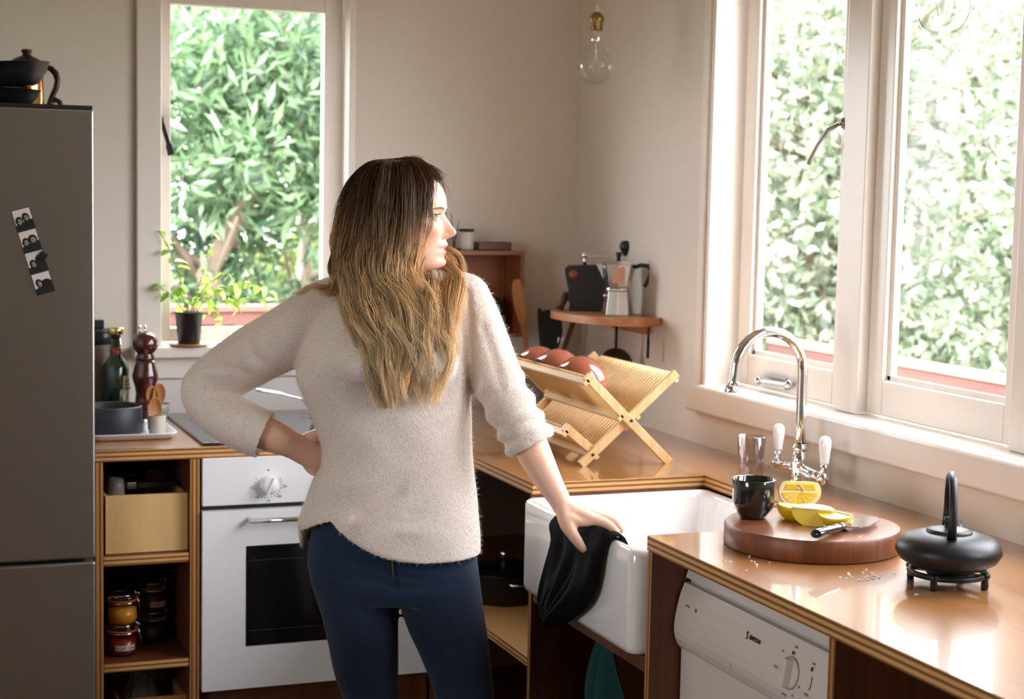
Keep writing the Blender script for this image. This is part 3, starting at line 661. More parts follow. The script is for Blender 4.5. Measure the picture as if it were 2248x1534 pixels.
MB().lathe([(0, 0), (.008, 0), (.011, .006), (.019, .02), (.0195, .03), (.014, .040), (0, .043)], 20, (.105, -.012, .161)).build('crank_knob', m_black, gr)
MB().tube([(-.06, -.01, .05), (-.075, -.012, .02), (-.083, -.014, .002)], [.012, .010, .012], 10).build('spout', M('walnut', srgb(84, 46, 30), .5), gr)
# utensils hanging under the shelf
ld = thing('ladle', 'dark ladle hanging under the wall shelf', 'ladle', (1.935, 4.19, 1.185))
MB().tube([(0, 0, 0), (0, 0, -.075)], .0045, 8).build('handle', m_darkmetal, ld)
o = MB().lathe([(0, -.012), (.02, -.011), (.038, -.005), (.048, .008), (.046, .009), (.036, -.002), (.02, -.007), (0, -.008)], 24).xf(Matrix.Translation((0, 0, -.118)) @ Matrix.Rotation(-.35, 4, 'Z') @ Matrix.Rotation(PI/2-.1, 4, 'X')).build('bowl', m_darkmetal, ld)
st = thing('skewer_handle', 'straight dark utensil handle hanging at the right end of the shelf', 'utensil', (1.965, 4.045, 1.185))
MB().tube([(0, 0, 0), (0, 0, -.03)], .003, 8).build('hook', m_darkmetal, st); MB().tube([(0, 0, -.03), (0, 0, -.085)], [.004, .0042], 8).build('grip', m_darkmetal, st)

# ---- crock with utensils standing in the corner
ck = thing('utensil_crock', 'grey crock in the corner holding cooking utensils', 'crock', (1.83, 4.50, .9))
MB().lathe([(0, 0), (.062, 0), (.066, .01), (.066, .16), (.062, .163), (.060, .16), (.058, .012), (0, .01)], 32).build('body', M('grey_stoneware', srgb(112, 108, 104), .4), ck)
def utensil(name, label, cat, loc, rot): return thing(name, label, cat, loc, rot, 'utensils in the corner crock')
u = utensil('wooden_spatula', 'wooden spatula leaning left in the corner crock', 'spatula', (1.815, 4.49, .912), (.05, -.20, 0))
MB().tube([(0, 0, 0), (0, 0, .26)], [.007, .008], 10).build('handle', m_spoon, u); MB().loft([[(sx*w, sy, z) for sx, sy in ((-1, -.004), (1, -.004), (1, .004), (-1, .004))] for (w, z) in ((.009, .25), (.017, .29), (.019, .33), (.017, .37), (.009, .39))]).build('blade', m_spoon, u, .003)
u = utensil('black_spatula', 'broad black spatula standing in the corner crock', 'spatula', (1.835, 4.50, .912), (.03, .06, .1))
MB().tube([(0, 0, 0), (0, 0, .17)], .007, 10).build('handle', m_black, u)
pv = []
MB().prism([(-.012, .15), (-.022, .20), (-.036, .28), (-.034, .295), (-.02, .285), (-.008, .29), (.012, .29), (.03, .285), (.045, .262), (.050, .23), (.046, .19), (.034, .165), (.012, .15)], -.004, .004, 'y').build('blade', m_black, u, .002)
u = utensil('whisk', 'wire whisk in the corner crock', 'whisk', (1.862, 4.52, .912), (.0, .12, 0))
MB().tube([(0, 0, 0), (0, 0, .13)], .006, 8).build('handle', m_steel, u)
wk = MB()
for k in range(6):
    a = PI*k/6; wk.tube([(math.cos(a)*r, math.sin(a)*r, z) for r, z in ((.004, .13), (.02, .17), (.027, .205), (.018, .235), (0, .245), (-.018, .235), (-.027, .205), (-.02, .17), (-.004, .13))], .0011, 5)
wk.build('wires', m_chrome, u)
u = utensil('dark_wooden_spoon', 'dark brown wooden spoon leaning right in the corner crock', 'spoon', (1.845, 4.49, .912), (.02, .32, 0))
MB().tube([(0, 0, 0), (0, 0, .33)], [.006, .0085], 10).build('handle', M('dark_spoon', srgb(96, 54, 36), .5), u)
MB().sphere((0, 0, .35), .02, sc=(1, .35, 1.4)).build('bowl', M('dark_spoon_head', srgb(88, 48, 32), .5), u)

# ---- wooden box cupboard on the back wall, with jar and little box on top
wb = thing('wall_box', 'open wooden box shelf hung on the back wall behind the shoulder', 'box shelf', (1.62, 4.648, 1.12))
m_bx = wood('box_wood', srgb(128, 72, 42), srgb(160, 98, 60), 'x', .45, 8)
for b, nme in (((-.16, .158, -.14, 0, .242, .254), 'top'), ((-.16, .158, -.14, 0, 0, .012), 'bottom'), ((-.16, -.148, -.14, 0, .0125, .2415), 'side'), ((.146, .158, -.14, 0, .0125, .2415), 'side'), ((-.147, .145, -.012, -.001, .013, .241), 'back')): MB().box(*b).build(nme, m_bx, wb, .001)
b = MB().box(-.05, .055, -.025, .025, 0, .024).build('small_box', wood('walnut_box', srgb(80, 44, 28), srgb(104, 60, 38), 'x', .4, 8), None, .002); b.location = (1.70, 4.58, 1.3745); tag(b, 'small dark wooden box on top of the wall box shelf', 'box')
j = thing('storage_jar', 'pale jar with black lid on top of the wall box shelf', 'jar', (1.622, 4.585, 1.3745))
MB().lathe([(0, 0), (.021, 0), (.022, .004), (.022, .05), (.019, .054), (0, .054)], 24).build('glass', M('frosted_jar', srgb(206, 198, 190), .3), j); MB().lathe([(0, .0545), (.0235, .0545), (.0235, .061), (0, .062)], 24).build('lid', m_black, j)
tw = thing('twig', 'thin dark twigs standing behind the jar on the box shelf', 'twig', (1.585, 4.59, 1.3745))
for (dx, h) in ((-.004, .105), (.006, .085)): MB().tube([(0, 0, 0), (dx, 0, h*.5), (dx*2.5, 0, h)], [.002, .0018, .001], 6).build('stem', M('twig', srgb(70, 52, 40), .8), tw)
o = MB().lathe([(0, .004), (.02, .004), (.024, 0)], 12).build('base', M('twig_base', srgb(70, 52, 40), .8), tw)
pot2 = thing('black_pot', 'black round pot inside the wall box shelf', 'pot', (1.70, 4.565, 1.1325)); MB().lathe([(0, 0), (.03, 0), (.042, .02), (.045, .06), (.038, .085), (.034, .09), (0, .088)], 28).build('body', m_black, pot2); MB().lathe([(0, .089), (.03, .089), (.02, .1), (.008, .104), (0, .104)], 20).build('lid', m_black, pot2)

# ---- grey saucepan far back between sleeve and rack, and frying pan on the hob
sp = thing('saucepan', 'grey metal saucepan on the worktop behind the rolled sleeve', 'saucepan', (1.43, 4.31, .9))
MB().lathe([(0, 0), (.085, 0), (.09, .006), (.09, .022)], 36).build('base', m_black, sp); MB().lathe([(.088, .022), (.088, .095), (.091, .098), (.086, .097), (.085, .024), (0, .023)], 36).build('body', m_steel, sp)
MB().tube([(.085, .01, .085), (.14, .02, .095), (.24, .03, .10)], [.007, .008, .01], 8, flat=.5).build('handle', m_black, sp)
fp = thing('frying_pan', 'steel pan on the hob, its chrome handle pointing left past the sleeve', 'pan', (1.195, 4.33, .9085))
MB().lathe([(0, 0), (.085, 0), (.1, .006), (.112, .045), (.115, .046), (.109, .045), (.098, .009), (0, .005)], 40).build('body', m_steel, fp)
MB().tube([(-.105, -.012, .042), (-.14, -.018, .072), (-.20, -.03, .088), (-.255, -.04, .098), (-.265, -.042, .101)], [.007, .0075, .0085, .0095, .006], 10, flat=.55).build('handle', m_chrome, fp)

# ---- enamel tray with mill, bottle, crock and spoons beside the fridge
tr = thing('tray', 'white enamel tray beside the fridge', 'tray', (.595, 4.35, .9)); t_ = MB()
TO = lambda g, z, r=.03: ring(-.118+g, .112-g, -.185+g, .19-g, r, z)
t_.loft([TO(.02, 0), TO(.012, .002), TO(.002, .015), TO(0, .017), TO(.004, .0175), TO(.016, .005), TO(.024, .003)], True); t_.build('dish', m_enamel, tr)
pp_ = thing('mortar_bowl', 'wide dark blue-black stone bowl on the tray', 'bowl', (.553, 4.292, .9035))
MB().lathe([(0, 0), (.07, 0), (.077, .006), (.079, .03), (.079, .070), (.076, .074), (.072, .070), (.070, .02), (0, .016)], 40).build('body', M('slate_blue', (.018, .02, .03), .5, bump=.1, bscale=120), pp_)
pm = thing('pepper_mill', 'dark red wooden pepper mill on the tray', 'pepper mill', (.656, 4.395, .9035))
MB().lathe([(0, 0), (.034, 0), (.035, .006), (.033, .03), (.027, .07), (.025, .09), (.028, .11), (.034, .13), (.034, .14), (.030, .155), (.0265, .17), (.0245, .178), (0, .178)], 32).build('body', m_redwood, pm)
MB().lathe([(0, .179), (.024, .179), (.0255, .184), (.0245, .189), (.021, .194), (.022, .198), (.030, .206), (.0335, .217), (.033, .230), (.027, .243), (.018, .251), (0, .254)], 32).build('head', m_redwood, pm)
cap = MB()
for dx in (-.014, .0): cap.tube([(dx, 0, .252), (dx-.001, 0, .264)], .0022, 8); cap.sphere((dx-.001, 0, .267), .0052, 12, 8)
cap.build('studs', m_chrome, pm)
ob = thing('oil_bottle', 'dark green oil bottle with gold cap and cream label on the tray', 'bottle', (.586, 4.445, .9035))
m_green = M('dark_green_glass', (.012, .028, .012), .06, coat=.5)
MB().lathe([(0, 0), (.032, 0), (.035, .004), (.035, .150), (.032, .163), (.022, .178), (.015, .188), (.014, .235), (0, .235)], 32).build('glass', m_green, ob)
MB().lathe([(.0145, .21), (.0155, .21), (.0155, .195), (.0148, .188)], 20).build('neck_band', M('red_foil', srgb(150, 70, 74), .35, .3), ob)
MB().lathe([(0, .262), (.0205, .262), (.0215, .258), (.0215, .246), (.020, .2445), (0, .2445)], 28).build('cap', M('gold_tin', (.8, .58, .22), .2, 1), ob)
MB().lathe([(0, .236), (.013, .236), (.013, .2445), (0, .2445)], 16).build('pourer', m_black, ob)
lb = MB(); a0, a1 = -1.15, -.05; rows = []
for z in (.055, .135): rows.append([(.0354*math.cos(a0+(a1-a0)*k/10), .0354*math.sin(a0+(a1-a0)*k/10), z) for k in range(11)])
lb.loft(rows, False, close=False); lb.build('label', M('cream_label', srgb(214, 206, 172), .6), ob)
for i, (tx, z) in enumerate((('OLIO', .118), ('EXTRA', .108), ('VERGINE', .098))):
    text_mesh(tx, .0085, m_ink, ob, (.0362*math.cos(-.75), .0362*math.sin(-.75), z), (PI/2, 0, PI/2-.75), align='CENTER')
fl = MB()
for (u, z, r) in ((-.8, .076, .006), (-.7, .084, .004), (-.95, .069, .004), (-.6, .066, .003)): fl.sphere((.0352*math.cos(u), .0352*math.sin(u), z), r, 10, 6, (.4, .4, 1))
fl.build('label_sprig', M('olive_print', srgb(120, 120, 60), .6), ob)
jr = thing('preserving_jar', 'large glass jar with dark clip lid behind the oil bottle', 'jar', (.545, 4.545, .9035)); m_jarc = M('jar_grain', srgb(120, 108, 90), .5, var=.5, vscale=60)
MB().lathe([(0, 0), (.05, 0), (.052, .01), (.052, .19), (.045, .21)], 32).build('glass', m_jarc, jr); MB().lathe([(.045, .21), (.05, .215), (.053, .225), (.053, .245), (.045, .25), (0, .252)], 32).build('lid', M('dark_lid', (.03, .03, .035), .3), jr)
MB().box(-.01, .022, -.012, .012, .252, .275).build('clip', m_black, jr, .003); MB().box(-.03, -.005, -.0545, -.05, .18, .205).build('tape', M('red_tape', srgb(190, 90, 84), .5), jr)
cp = thing('spoon_cup', 'small pale stoneware cup holding wooden spoons on the tray', 'cup', (.664, 4.245, .9035))
MB().lathe([(0, 0), (.019, 0), (.0205, .003), (.0215, .05), (.0205, .051), (.019, .048), (.018, .006), (0, .005)], 28).build('body', M('stoneware', srgb(196, 186, 174), .45), cp)
for i, (rx, ry, lab, hh_) in enumerate(((.0, .09, 'broad wooden spoon showing its hollow in the small cup', .085), (-.02, -.14, 'wooden spoon leaning left in the small cup', .08), (.12, -.22, 'reddish short wooden spoon in the small cup', .055))):
    s_ = thing('wooden_spoon', lab, 'spoon', (.664+.004*i-.004, 4.245, .911), (rx, ry, .3), 'spoons in the small cup')
    MB().tube([(0, 0, 0), (0, 0, hh_*.85)], [.0045, .005], 8).build('handle', m_spoon, s_)
    g_ = MB().lathe([(0, -.004), (.009, -.003), (.0165, .001), (.019, .006), (.0175, .0062), (.014, .002), (.006, -.001), (0, -.0015)], 20).xf(Matrix.Translation((0, .004, hh_+.012)) @ Matrix.Diagonal((.95, 1, 1.55, 1)) @ Matrix.Rotation(PI/2, 4, 'X'))
    g_.build('bowl', m_spoon, s_)
sh = thing('salt_shaker', 'little glass salt shaker behind the spoon cup', 'shaker', (.640, 4.31, .9035)); MB().lathe([(0, 0), (.009, 0), (.010, .004), (.0095, .022), (0, .022)], 16).build('glass', M('salt_glass', srgb(220, 220, 222), .1), sh); MB().lathe([(0, .0225), (.010, .0225), (.009, .03), (0, .032)], 16).build('cap', m_chrome, sh)
bd = thing('brown_dish', 'small brown dish at the right end of the tray', 'dish', (.672, 4.36, .9035)); MB().lathe([(0, 0), (.018, 0), (.028, .006), (.032, .014), (.030, .0145), (.024, .008), (0, .004)], 24).build('body', M('brown_glaze', srgb(96, 72, 48), .3), bd); MB().sphere((-.004, 0, .008), .008).build('spice', M('spice', srgb(84, 58, 38), .8), bd)
sb_ = thing('side_bowl', 'pale green-grey bowl half hidden behind the spoons', 'bowl', (.700, 4.46, .9075)); MB().lathe([(0, 0), (.018, 0), (.024, .01), (.031, .03), (.0335, .048), (.032, .049), (.022, .012), (0, .006)], 28).build('body', M('celadon', srgb(150, 156, 140), .3), sb_)

# ---- things in the open shelves
bx = thing('storage_box', 'pale birch box on the upper open shelf', 'box', (.609, 4.25, .637)); m_birch = wood('birch', srgb(206, 160, 96), srgb(226, 190, 134), 'z', .5, 3, stretch=4)
for b, nme in (((-.100, .101, -.190, -.180, 0, .145), 'front'), ((-.100, .101, .17, .18, 0, .145), 'back'), ((-.100, -.092, -.179, .169, 0, .143), 'side'), ((.093, .101, -.179, .169, 0, .143), 'side'), ((-.091, .092, -.179, .169, 0, .006), 'floor')): MB().box(*b).build(nme, m_birch, bx, .001)
g1 = thing('glass_vial', 'small frosted glass in the birch box', 'glass', (.543, 4.12, .644)); MB().lathe([(0, 0), (.02, 0), (.021, .15), (.017, .172), (.015, .172), (.0195, .148), (.018, .004), (0, .004)], 20).build('body', M('grey_glass', srgb(150, 146, 140), .15, alpha=.5), g1)
g2 = thing('grater', 'dark metal grater lying across the birch box', 'grater', (.645, 4.15, .786), (0, 0, .1)); MB().box(-.05, .05, -.01, .01, -.003, .012).build('blade', m_darkmetal, g2, .002); MB().box(-.075, -.051, -.012, .012, -.004, .016).build('grip', m_steel, g2, .003)
g3 = thing('round_tin', 'dark round tin in the birch box', 'tin', (.60, 4.3, .644)); MB().lathe([(0, 0), (.04, 0), (.04, .14), (0, .14)], 28).build('body', m_black, g3); MB().lathe([(0, .1405), (.042, .1405), (.042, .158), (.035, .162), (0, .162)], 28).build('lid', m_darkmetal, g3)
m_jam = {'orange': M('orange_preserve', srgb(214, 140, 30), .3, sss=.0), 'red': M('red_jam', srgb(132, 30, 18), .25), 'dark': M('dark_preserve', srgb(44, 26, 20), .3), 'brown': M('brown_preserve', srgb(60, 38, 26), .3)}
m_ring = M('orange_rubber', srgb(196, 92, 48), .5)
def clip_jar(loc, rz, kind, label, with_label):
    j = thing('clip_top_jar', label, 'jar', loc, (0, 0, rz), 'clip top jars on the lower open shelf')
    MB().lathe([(0, .003), (.030, .003), (.0345, .008), (.036, .018), (.0345, .040), (0, .041)], 28).build('preserve', m_jam[kind], j)
    MB().lathe([(0, 0), (.031, 0), (.0365, .006), (.038, .018), (.0365, .044), (.035, .054), (.0365, .056), (.0365, .060), (.0335, .060)], 32).build('glass', m_glass, j)
    MB().lathe([(.034, .0605), (.038, .061), (.038, .0635), (.034, .064)], 32).build('rubber_ring', m_ring, j)
    MB().lathe([(.0375, .0642), (.0385, .068), (.036, .073), (.028, .0765), (.024, .0755), (0, .0750)], 32).build('lid', m_glass, j)
    w = MB()
    for z, R in ((.058, .0385), (.0755, .030)): w.tube([(R*math.cos(2*PI*k/24), R*math.sin(2*PI*k/24), z) for k in range(25)], .0012, 6, cap=False)
    w.tube([(.038, .006, .058), (.047, .006, .068), (.040, .006, .076)], .0014, 6); w.tube([(.038, -.006, .058), (.047, -.006, .068), (.040, -.006, .076)], .0014, 6)
    w.tube([(.044, 0, .060), (.050, 0, .042), (.054, 0, .018)], [.0022, .0026, .002], 6)
    w.build('wire_bail', m_chrome, j)
    if with_label:
        lb = MB(); rows = []
        for z in (.016, .030): rows.append([(.0384*math.cos(-2.5+1.35*k/10), .0384*math.sin(-2.5+1.35*k/10), z) for k in range(11)])
        lb.loft(rows, False, close=False); lb.build('label', M('jar_label', srgb(216, 190, 176), .6), j)
        for k, ch in enumerate('PLUM JAM'):
            a = -2.35+k*.15; text_mesh(ch, .0085, m_ink, j, (.0388*math.cos(a), .0388*math.sin(a), .0195), (PI/2, 0, a+PI/2), align='CENTER')
    return j
clip_jar((.556, 4.115, .3695), .35, 'red', 'red jam jar with a paper label, lower of the front stack', True)
clip_jar((.557, 4.118, .4465), .45, 'orange', 'jar of orange preserve on top of the red jam jar', False)
clip_jar((.648, 4.225, .3695), .6, 'dark', 'dark jar at the bottom of the back stack', False)
clip_jar((.648, 4.227, .4465), .7, 'brown', 'dark jar with pale label on top of the back stack', True)
bk = thing('carton', 'low wooden carton on the bottom open shelf', 'box', (.625, 4.2, .1045)); 
for b in ((-.085, .085, -.12, -.112, 0, .155), (-.085, .085, .112, .12, 0, .155), (-.085, -.077, -.111, .111, 0, .155), (.077, .085, -.111, .111, 0, .155), (-.076, .076, -.111, .111, 0, .008)): MB().box(*b).build('board', m_spoon, bk)
pgb = thing('paper_bag', 'crumpled pale bag in the carton on the bottom shelf', 'bag', (.615, 4.2, .113)); mm = MB(); rg = random.Random(3); rings_ = []
for (z, r) in ((0, .05), (.06, .06), (.12, .052), (.17, .03), (.19, .035)): rings_.append([(r*math.cos(2*PI*k/14)*(1+rg.uniform(-.2, .2)), r*math.sin(2*PI*k/14)*(1+rg.uniform(-.2, .2)), z+rg.uniform(-.006, .006)) for k in range(14)])
mm.loft(rings_, smooth=False).build('paper', M('blue_grey_paper', srgb(130, 134, 140), .6), pgb)

# ---- things on top of the fridge
fy = 1.7260
m_pan = M('seasoned_iron', (.010, .010, .011), .38, .4)
def pan(label, loc, R, H, rot=(0, 0, 0), hd=PI):
    p = thing('iron_pan', label, 'pan', loc, rot, 'pans on the fridge')
    MB().lathe([(0, 0), (R*.74, 0), (R*.80, .004), (R*.95, H*.6), (R, H), (R+.003, H+.001), (R-.003, H+.001), (R*.76, .008), (0, .005)], 40).build('body', m_pan, p)
    MB().tube([(math.cos(hd)*R*.97, math.sin(hd)*R*.97, H*.85), (math.cos(hd)*(R+.08), math.sin(hd)*(R+.08), H+.012), (math.cos(hd)*(R+.17), math.sin(hd)*(R+.17), H+.02)], [.009, .008, .011], 8, flat=.5).build('handle', m_pan, p)
    return p
pan('lower black iron pan lying flat on the fridge', (.245, 4.19, fy), .128, .040)
pan('upper black iron pan tilted on the lower one', (.25, 4.195, fy+.0445), .150, .052, (0, -.09, 0))
tp = thing('coffee_pot', 'copper coffee pot with dark domed lid and curved handle on the fridge', 'coffee pot', (.362, 4.44, fy))
m_copper = M('copper', (.72, .36, .14), .18, 1); m_bronze = M('dark_bronze', (.05, .03, .02), .3, .7)
MB().lathe([(0, 0), (.046, 0), (.048, .004), (.043, .012), (.042, .10), (.045, .105), (.045, .112), (0, .112)], 36).build('body', m_copper, tp)
MB().lathe([(.047, .1125), (.048, .116), (.044, .124), (.034, .134), (.02, .141), (.011, .145), (.010, .149), (.013, .152), (.0135, .158), (.011, .160), (0, .160)], 36).build('lid', m_bronze, tp)
MB().tube([(.045, 0, .118), (.060, 0, .114), (.072, 0, .102), (.077, 0, .085), (.073, 0, .065), (.062, 0, .040), (.053, 0, .018)], [.007, .008, .0085, .008, .0075, .007, .006], 10).build('handle', m_bronze, tp)
MB().tube([(.053, 0, .018), (.06, 0, .026), (.072, 0, .034), (.082, 0, .028), (.086, 0, .016), (.083, 0, .006)], [.004, .006, .0075, .007, .006, .004], 8).build('handle_curl', m_bronze, tp)
MB().lathe([(0, .0005), (.03, .0005), (.03, .007), (.0, .007)], 24, (.055, -.005, 0)).build('foot', m_chrome, tp)

# ---- chrome tap
tp = thing('kitchen_tap', 'chrome swan-neck tap with two white ceramic lever handles', 'tap', (1.892, 3.116, .9))
MB().lathe([(0, 0), (.027, 0), (.028, .006), (.020, .012), (.017, .03), (.017, .055), (.019, .06), (.019, .074), (.014, .082), (.013, .088), (0, .088)], 28).build('body', m_chrome, tp)
pts = [(0, 0, .085), (0, 0, .15), (0, 0, .21), (0, 0, .26)]
for k in range(1, 13): a = PI*k/13*1.03; pts.append((-.084+.084*math.cos(a), 0, .268+.084*math.sin(a)))
pts += [(-.170, 0, .245), (-.177, 0, .228)]
MB().tube(pts, .0115, 16).build('spout', m_chrome, tp)
MB().lathe([(.014, 0), (.0145, .002), (.0145, .012), (.0125, .014)], 20, (-.177, 0, .222)).build('spout_tip', m_chrome, tp)
MB().lathe([(.012, .086), (.0165, .088), (.0165, .096), (.0135, .1), (.0125, .104)], 24).build('swivel_collar', m_chrome, tp)
for sgn in (1, -1):
    y = sgn*.098
    ar = MB().tube([(0, 0, .048), (0, sgn*.03, .046), (0, sgn*.05, .044), (0, y, .042)], [.013, .0125, .011, .012], 14)
    ar.sphere((0, y, .042), .0135); ar.lathe([(.0145, -.004), (.0145, .004)], 16, (0, 0, 0)); arm = ar.build('side_arm', m_chrome, tp)
    MB().tube([(0, y, .042), (.002, y, .062), (.003, y-.0, .072)], [.008, .0065, .0085], 12).build('lever_neck', m_chrome, arm)
    lv = MB().lathe([(0, 0), (.0088, 0), (.0095, .004), (.0135, .04), (.0132, .052), (.009, .060), (0, .0625)], 20).build('lever', m_ceramic, arm); lv.location = (.003, y, .072); lv.rotation_euler = (-.1, .06, 0)

# ---- tumbler, cup, board, lemon, knife, teapot
tb = thing('tumbler', 'clear glass tumbler beside the tap', 'glass', (1.838, 3.235, .9)); MB().lathe([(0, .002), (.025, .002), (.0265, .004), (.032, .105), (.0305, .1055), (.025, .012), (0, .010)], 36).build('glass', pane_glass('tumbler_glass', (.90, .87, .86), .5, .9, 2.2), tb)
bo = thing('chopping_board', 'thick round wooden chopping board on the worktop', 'chopping board', (1.606, 2.592, .9))
m_boards = wood('board_side', srgb(92, 50, 30), srgb(136, 82, 52), 'z', .45, 6); m_boardt = wood('board_top', srgb(104, 58, 40), srgb(150, 92, 66), 'x', .3, 5, coat=.5, stretch=6)
bmx = MB(); bmx.lathe([(0, 0), (.158, 0), (.162, .004), (.162, .038), (.159, .042)], 64, mi=0); bmx.lathe([(.159, .042), (.15, .0425), (0, .0425)], 64, mi=1); bmx.build('disc', [m_boards, m_boardt], bo)
ZB = .9430
cu = thing('dark_cup', 'dark glazed handleless cup on the chopping board', 'cup', (1.524, 2.668, ZB)); m_glz = M('dark_glaze', (.014, .014, .013), .12, coat=.7, var=.5, vscale=30)
MB().lathe([(0, 0), (.024, 0), (.026, .004), (.036, .018), (.040, .034), (.0395, .058), (.041, .073), (.040, .0745), (.0385, .073), (.037, .05), (.033, .022), (.02, .008), (0, .006)], 40).build('body', m_glz, cu)
m_peel = M('lemon_peel', srgb(240, 196, 22), .35, bump=.25, bscale=220, coat=.2); m_pith = M('lemon_pith', srgb(250, 240, 196), .5); m_flesh = M('lemon_flesh', srgb(246, 212, 60), .2, coat=.5, var=.15, vscale=40); m_seed = M('lemon_seed', srgb(238, 226, 186), .4)
lm = thing('lemon_half', 'halved lemon standing cut side forward behind the wedges', 'lemon', (1.652, 2.714, ZB+.0015))
# half lemon: dome to +y, cut face towards -y with one end cut off flat
hl = MB(); R = .033; rings = []
for i in range(9):
    a = PI/2*i/8; rr_, yy = R*math.cos(a), R*math.sin(a)*1.0
    rings.append([(1.26*rr_*math.cos(2*PI*k/32), yy, min(rr_*math.sin(2*PI*k/32), .019)) for k in range(32)])
hl.loft(rings, True); hl.build('peel', m_peel, lm).location = (0, 0, .033)
fc = MB(); fp_ = []
for k in range(32): fp_.append((.0400*math.cos(2*PI*k/32), min(.0315*math.sin(2*PI*k/32), .0175)))
fc.prism(fp_, -.0012, .0003, 'y'); fc.build('pith', m_pith, lm).location = (0, 0, .033)
for k in range(7):
    a0 = -PI+.08 + k*(PI-.16)/7*1.0; sg = MB(); pl_ = [(.0, -.000)]
    for q_ in range(6): a = a0+.04+(PI/7-.10)*q_/5; pl_.append((.0345*math.cos(a), .0265*math.sin(a)+.001))
    cx_ = sum(p[0] for p in pl_)/len(pl_); cz_ = sum(p[1] for p in pl_)/len(pl_)
    pl_ = [(cx_+(p[0]-cx_)*.9, cz_+(p[1]-cz_)*.9) for p in pl_]
    sg.prism(pl_, -.0022, -.001, 'y'); sg.build('segment', m_flesh, lm).location = (0, 0, .033)
up_ = MB(); up_.prism([(-.030, .004), (.030, .004), (.026, .0145), (-.026, .0145)], -.0022, -.001, 'y'); up_.build('segment', m_flesh, lm).location = (0, 0, .033)
sd = MB()
for (x, z) in ((-.004, .006), (.003, .009), (.006, .004), (-.001, .012)): sd.sphere((x, -.0028, z), .0026, 8, 6, (.7, .5, 1.2))
sd.build('seeds', m_seed, lm).location = (0, 0, .033); lm.rotation_euler = (-.10, 0, -.40)
def wedge(label, loc, rot, s=1.0):
    w = thing('lemon_wedge', label, 'lemon', loc, rot, 'lemon wedges on the chopping board'); Rw = .033*s
    # crescent of peel along x, two flat flesh faces meeting in an edge on top
    rp = []; fl_ = []
    N = 14; L = .039*s
    for i in range(N+1):
        a = -PI/2+PI*i/N; cx = L*math.sin(a); rr_ = max(.0006, Rw*math.cos(a)); rowp = []
        for q_ in range(9): b = -PI/2-PI*.30+PI*.60*q_/8; rowp.append((cx, rr_*math.cos(b), Rw+rr_*math.sin(b)))
        rp.append(rowp); fl_.append((cx, rowp[0], rowp[-1]))
    MB().loft(rp, False, close=False).build('peel', m_peel, w, solid=.0022)
    f = MB()
    for side in (1, 2):
        ed = [v[side] for v in fl_]; top = [(v[0]*.96, 0, Rw*1.0) for v in fl_]; b = len(f.v)
        f.add(ed+top, [(i, i+1, N+2+i, N+1+i) for i in range(N)], 0, False)
    f.build('flesh', [m_flesh], w)
    e = MB().tube([(v[0]*.96, 0, Rw) for v in fl_], [.0006]+[.0022]*(N-1)+[.0006], 6); e.build('pith_edge', m_pith, w)
    return w
wedge('left lemon wedge leaning against the dark cup', (1.590, 2.622, ZB), (-.55, .10, -.3), .92)
wedge('middle lemon wedge lying flat on the board', (1.610, 2.590, ZB+.006), (.75, 0, -.75))
wedge('right lemon wedge nearest the knife', (1.618, 2.545, ZB), (-.35, .05, -1.2), .92)
kf = thing('knife', 'broad kitchen cleaver with black riveted handle on the board', 'knife', (1.566, 2.478, ZB+.0055), (0, 0, .48))
hk = MB(); rr2 = []
for (x, w_, h_, dy) in ((-.045, .010, .008, -.004), (-.040, .0125, .010, -.003), (-.01, .0105, .0095, 0), (.025, .011, .009, .0), (.045, .012, .0085, .002), (.052, .010, .007, .003)):
    rr2.append([(x, dy+w_*math.cos(2*PI*k/14), h_*.6+h_*.75*math.sin(2*PI*k/14)) for k in range(14)])
hk.loft(rr2).build('handle', M('black_handle', (.01, .01, .011), .16, coat=.5), kf)
rv = MB()
for x in (-.025, .005, .033): rv.lathe([(0, .0009), (.0032, .0006), (.0036, 0)], 12, (x, 0, .0118))
rv.build('rivets', m_steel, kf)
MB().tube([(.050, .003, .005), (.060, .004, .005), (.068, .004, .0045)], [.0085, .0075, .007], 12, flat=.8).build('bolster', m_chrome, kf)
bl = MB().prism([(.062, .010), (.075, .020), (.165, .022), (.180, .014), (.183, .002), (.160, -.016), (.095, -.030), (.072, -.020), (.062, -.004)], .0025, .0046, 'z'); bl.build('blade', M('blade_steel', (.72, .71, .70), .14, 1), kf, .0006)
tv = thing('trivet', 'black cast iron trivet with small feet under the teapot', 'trivet', (1.668, 2.262, .9))
t_ = MB().tube([(.062*math.cos(2*PI*k/40), .062*math.sin(2*PI*k/40), .021) for k in range(41)], .0055, 8, cap=False); t_.tube([(.032*math.cos(2*PI*k/32), .032*math.sin(2*PI*k/32), .0205) for k in range(33)], .004, 8, cap=False)
for k in range(4): a = .6+PI/2*k; t_.bar((.032*math.cos(a), .032*math.sin(a), .0205), (.062*math.cos(a), .062*math.sin(a), .0205), .007, .007)
t_.build('ring', m_castiron, tv)
for k in range(4): a = .6+PI/2*k; MB().lathe([(0, 0), (.0055, 0), (.0065, .006), (.0055, .017), (.009, .022), (.008, .027), (0, .028)], 14, (.064*math.cos(a), .064*math.sin(a), 0)).build('foot', m_castiron, tv)
te = thing('teapot', 'flat black cast iron teapot with upright loop handle', 'teapot', (1.668, 2.262, .9268), (0, 0, .30))
MB().lathe([(0, 0), (.045, 0), (.062, .005), (.080, .016), (.088, .030), (.086, .041), (.074, .053), (.050, .061), (.034, .063), (0, .063)], 56).build('body', m_castiron, te)
MB().lathe([(.038, .0625), (.038, .0655), (.030, .0675), (.012, .070), (0, .0705)], 40).build('lid', m_castiron, te)
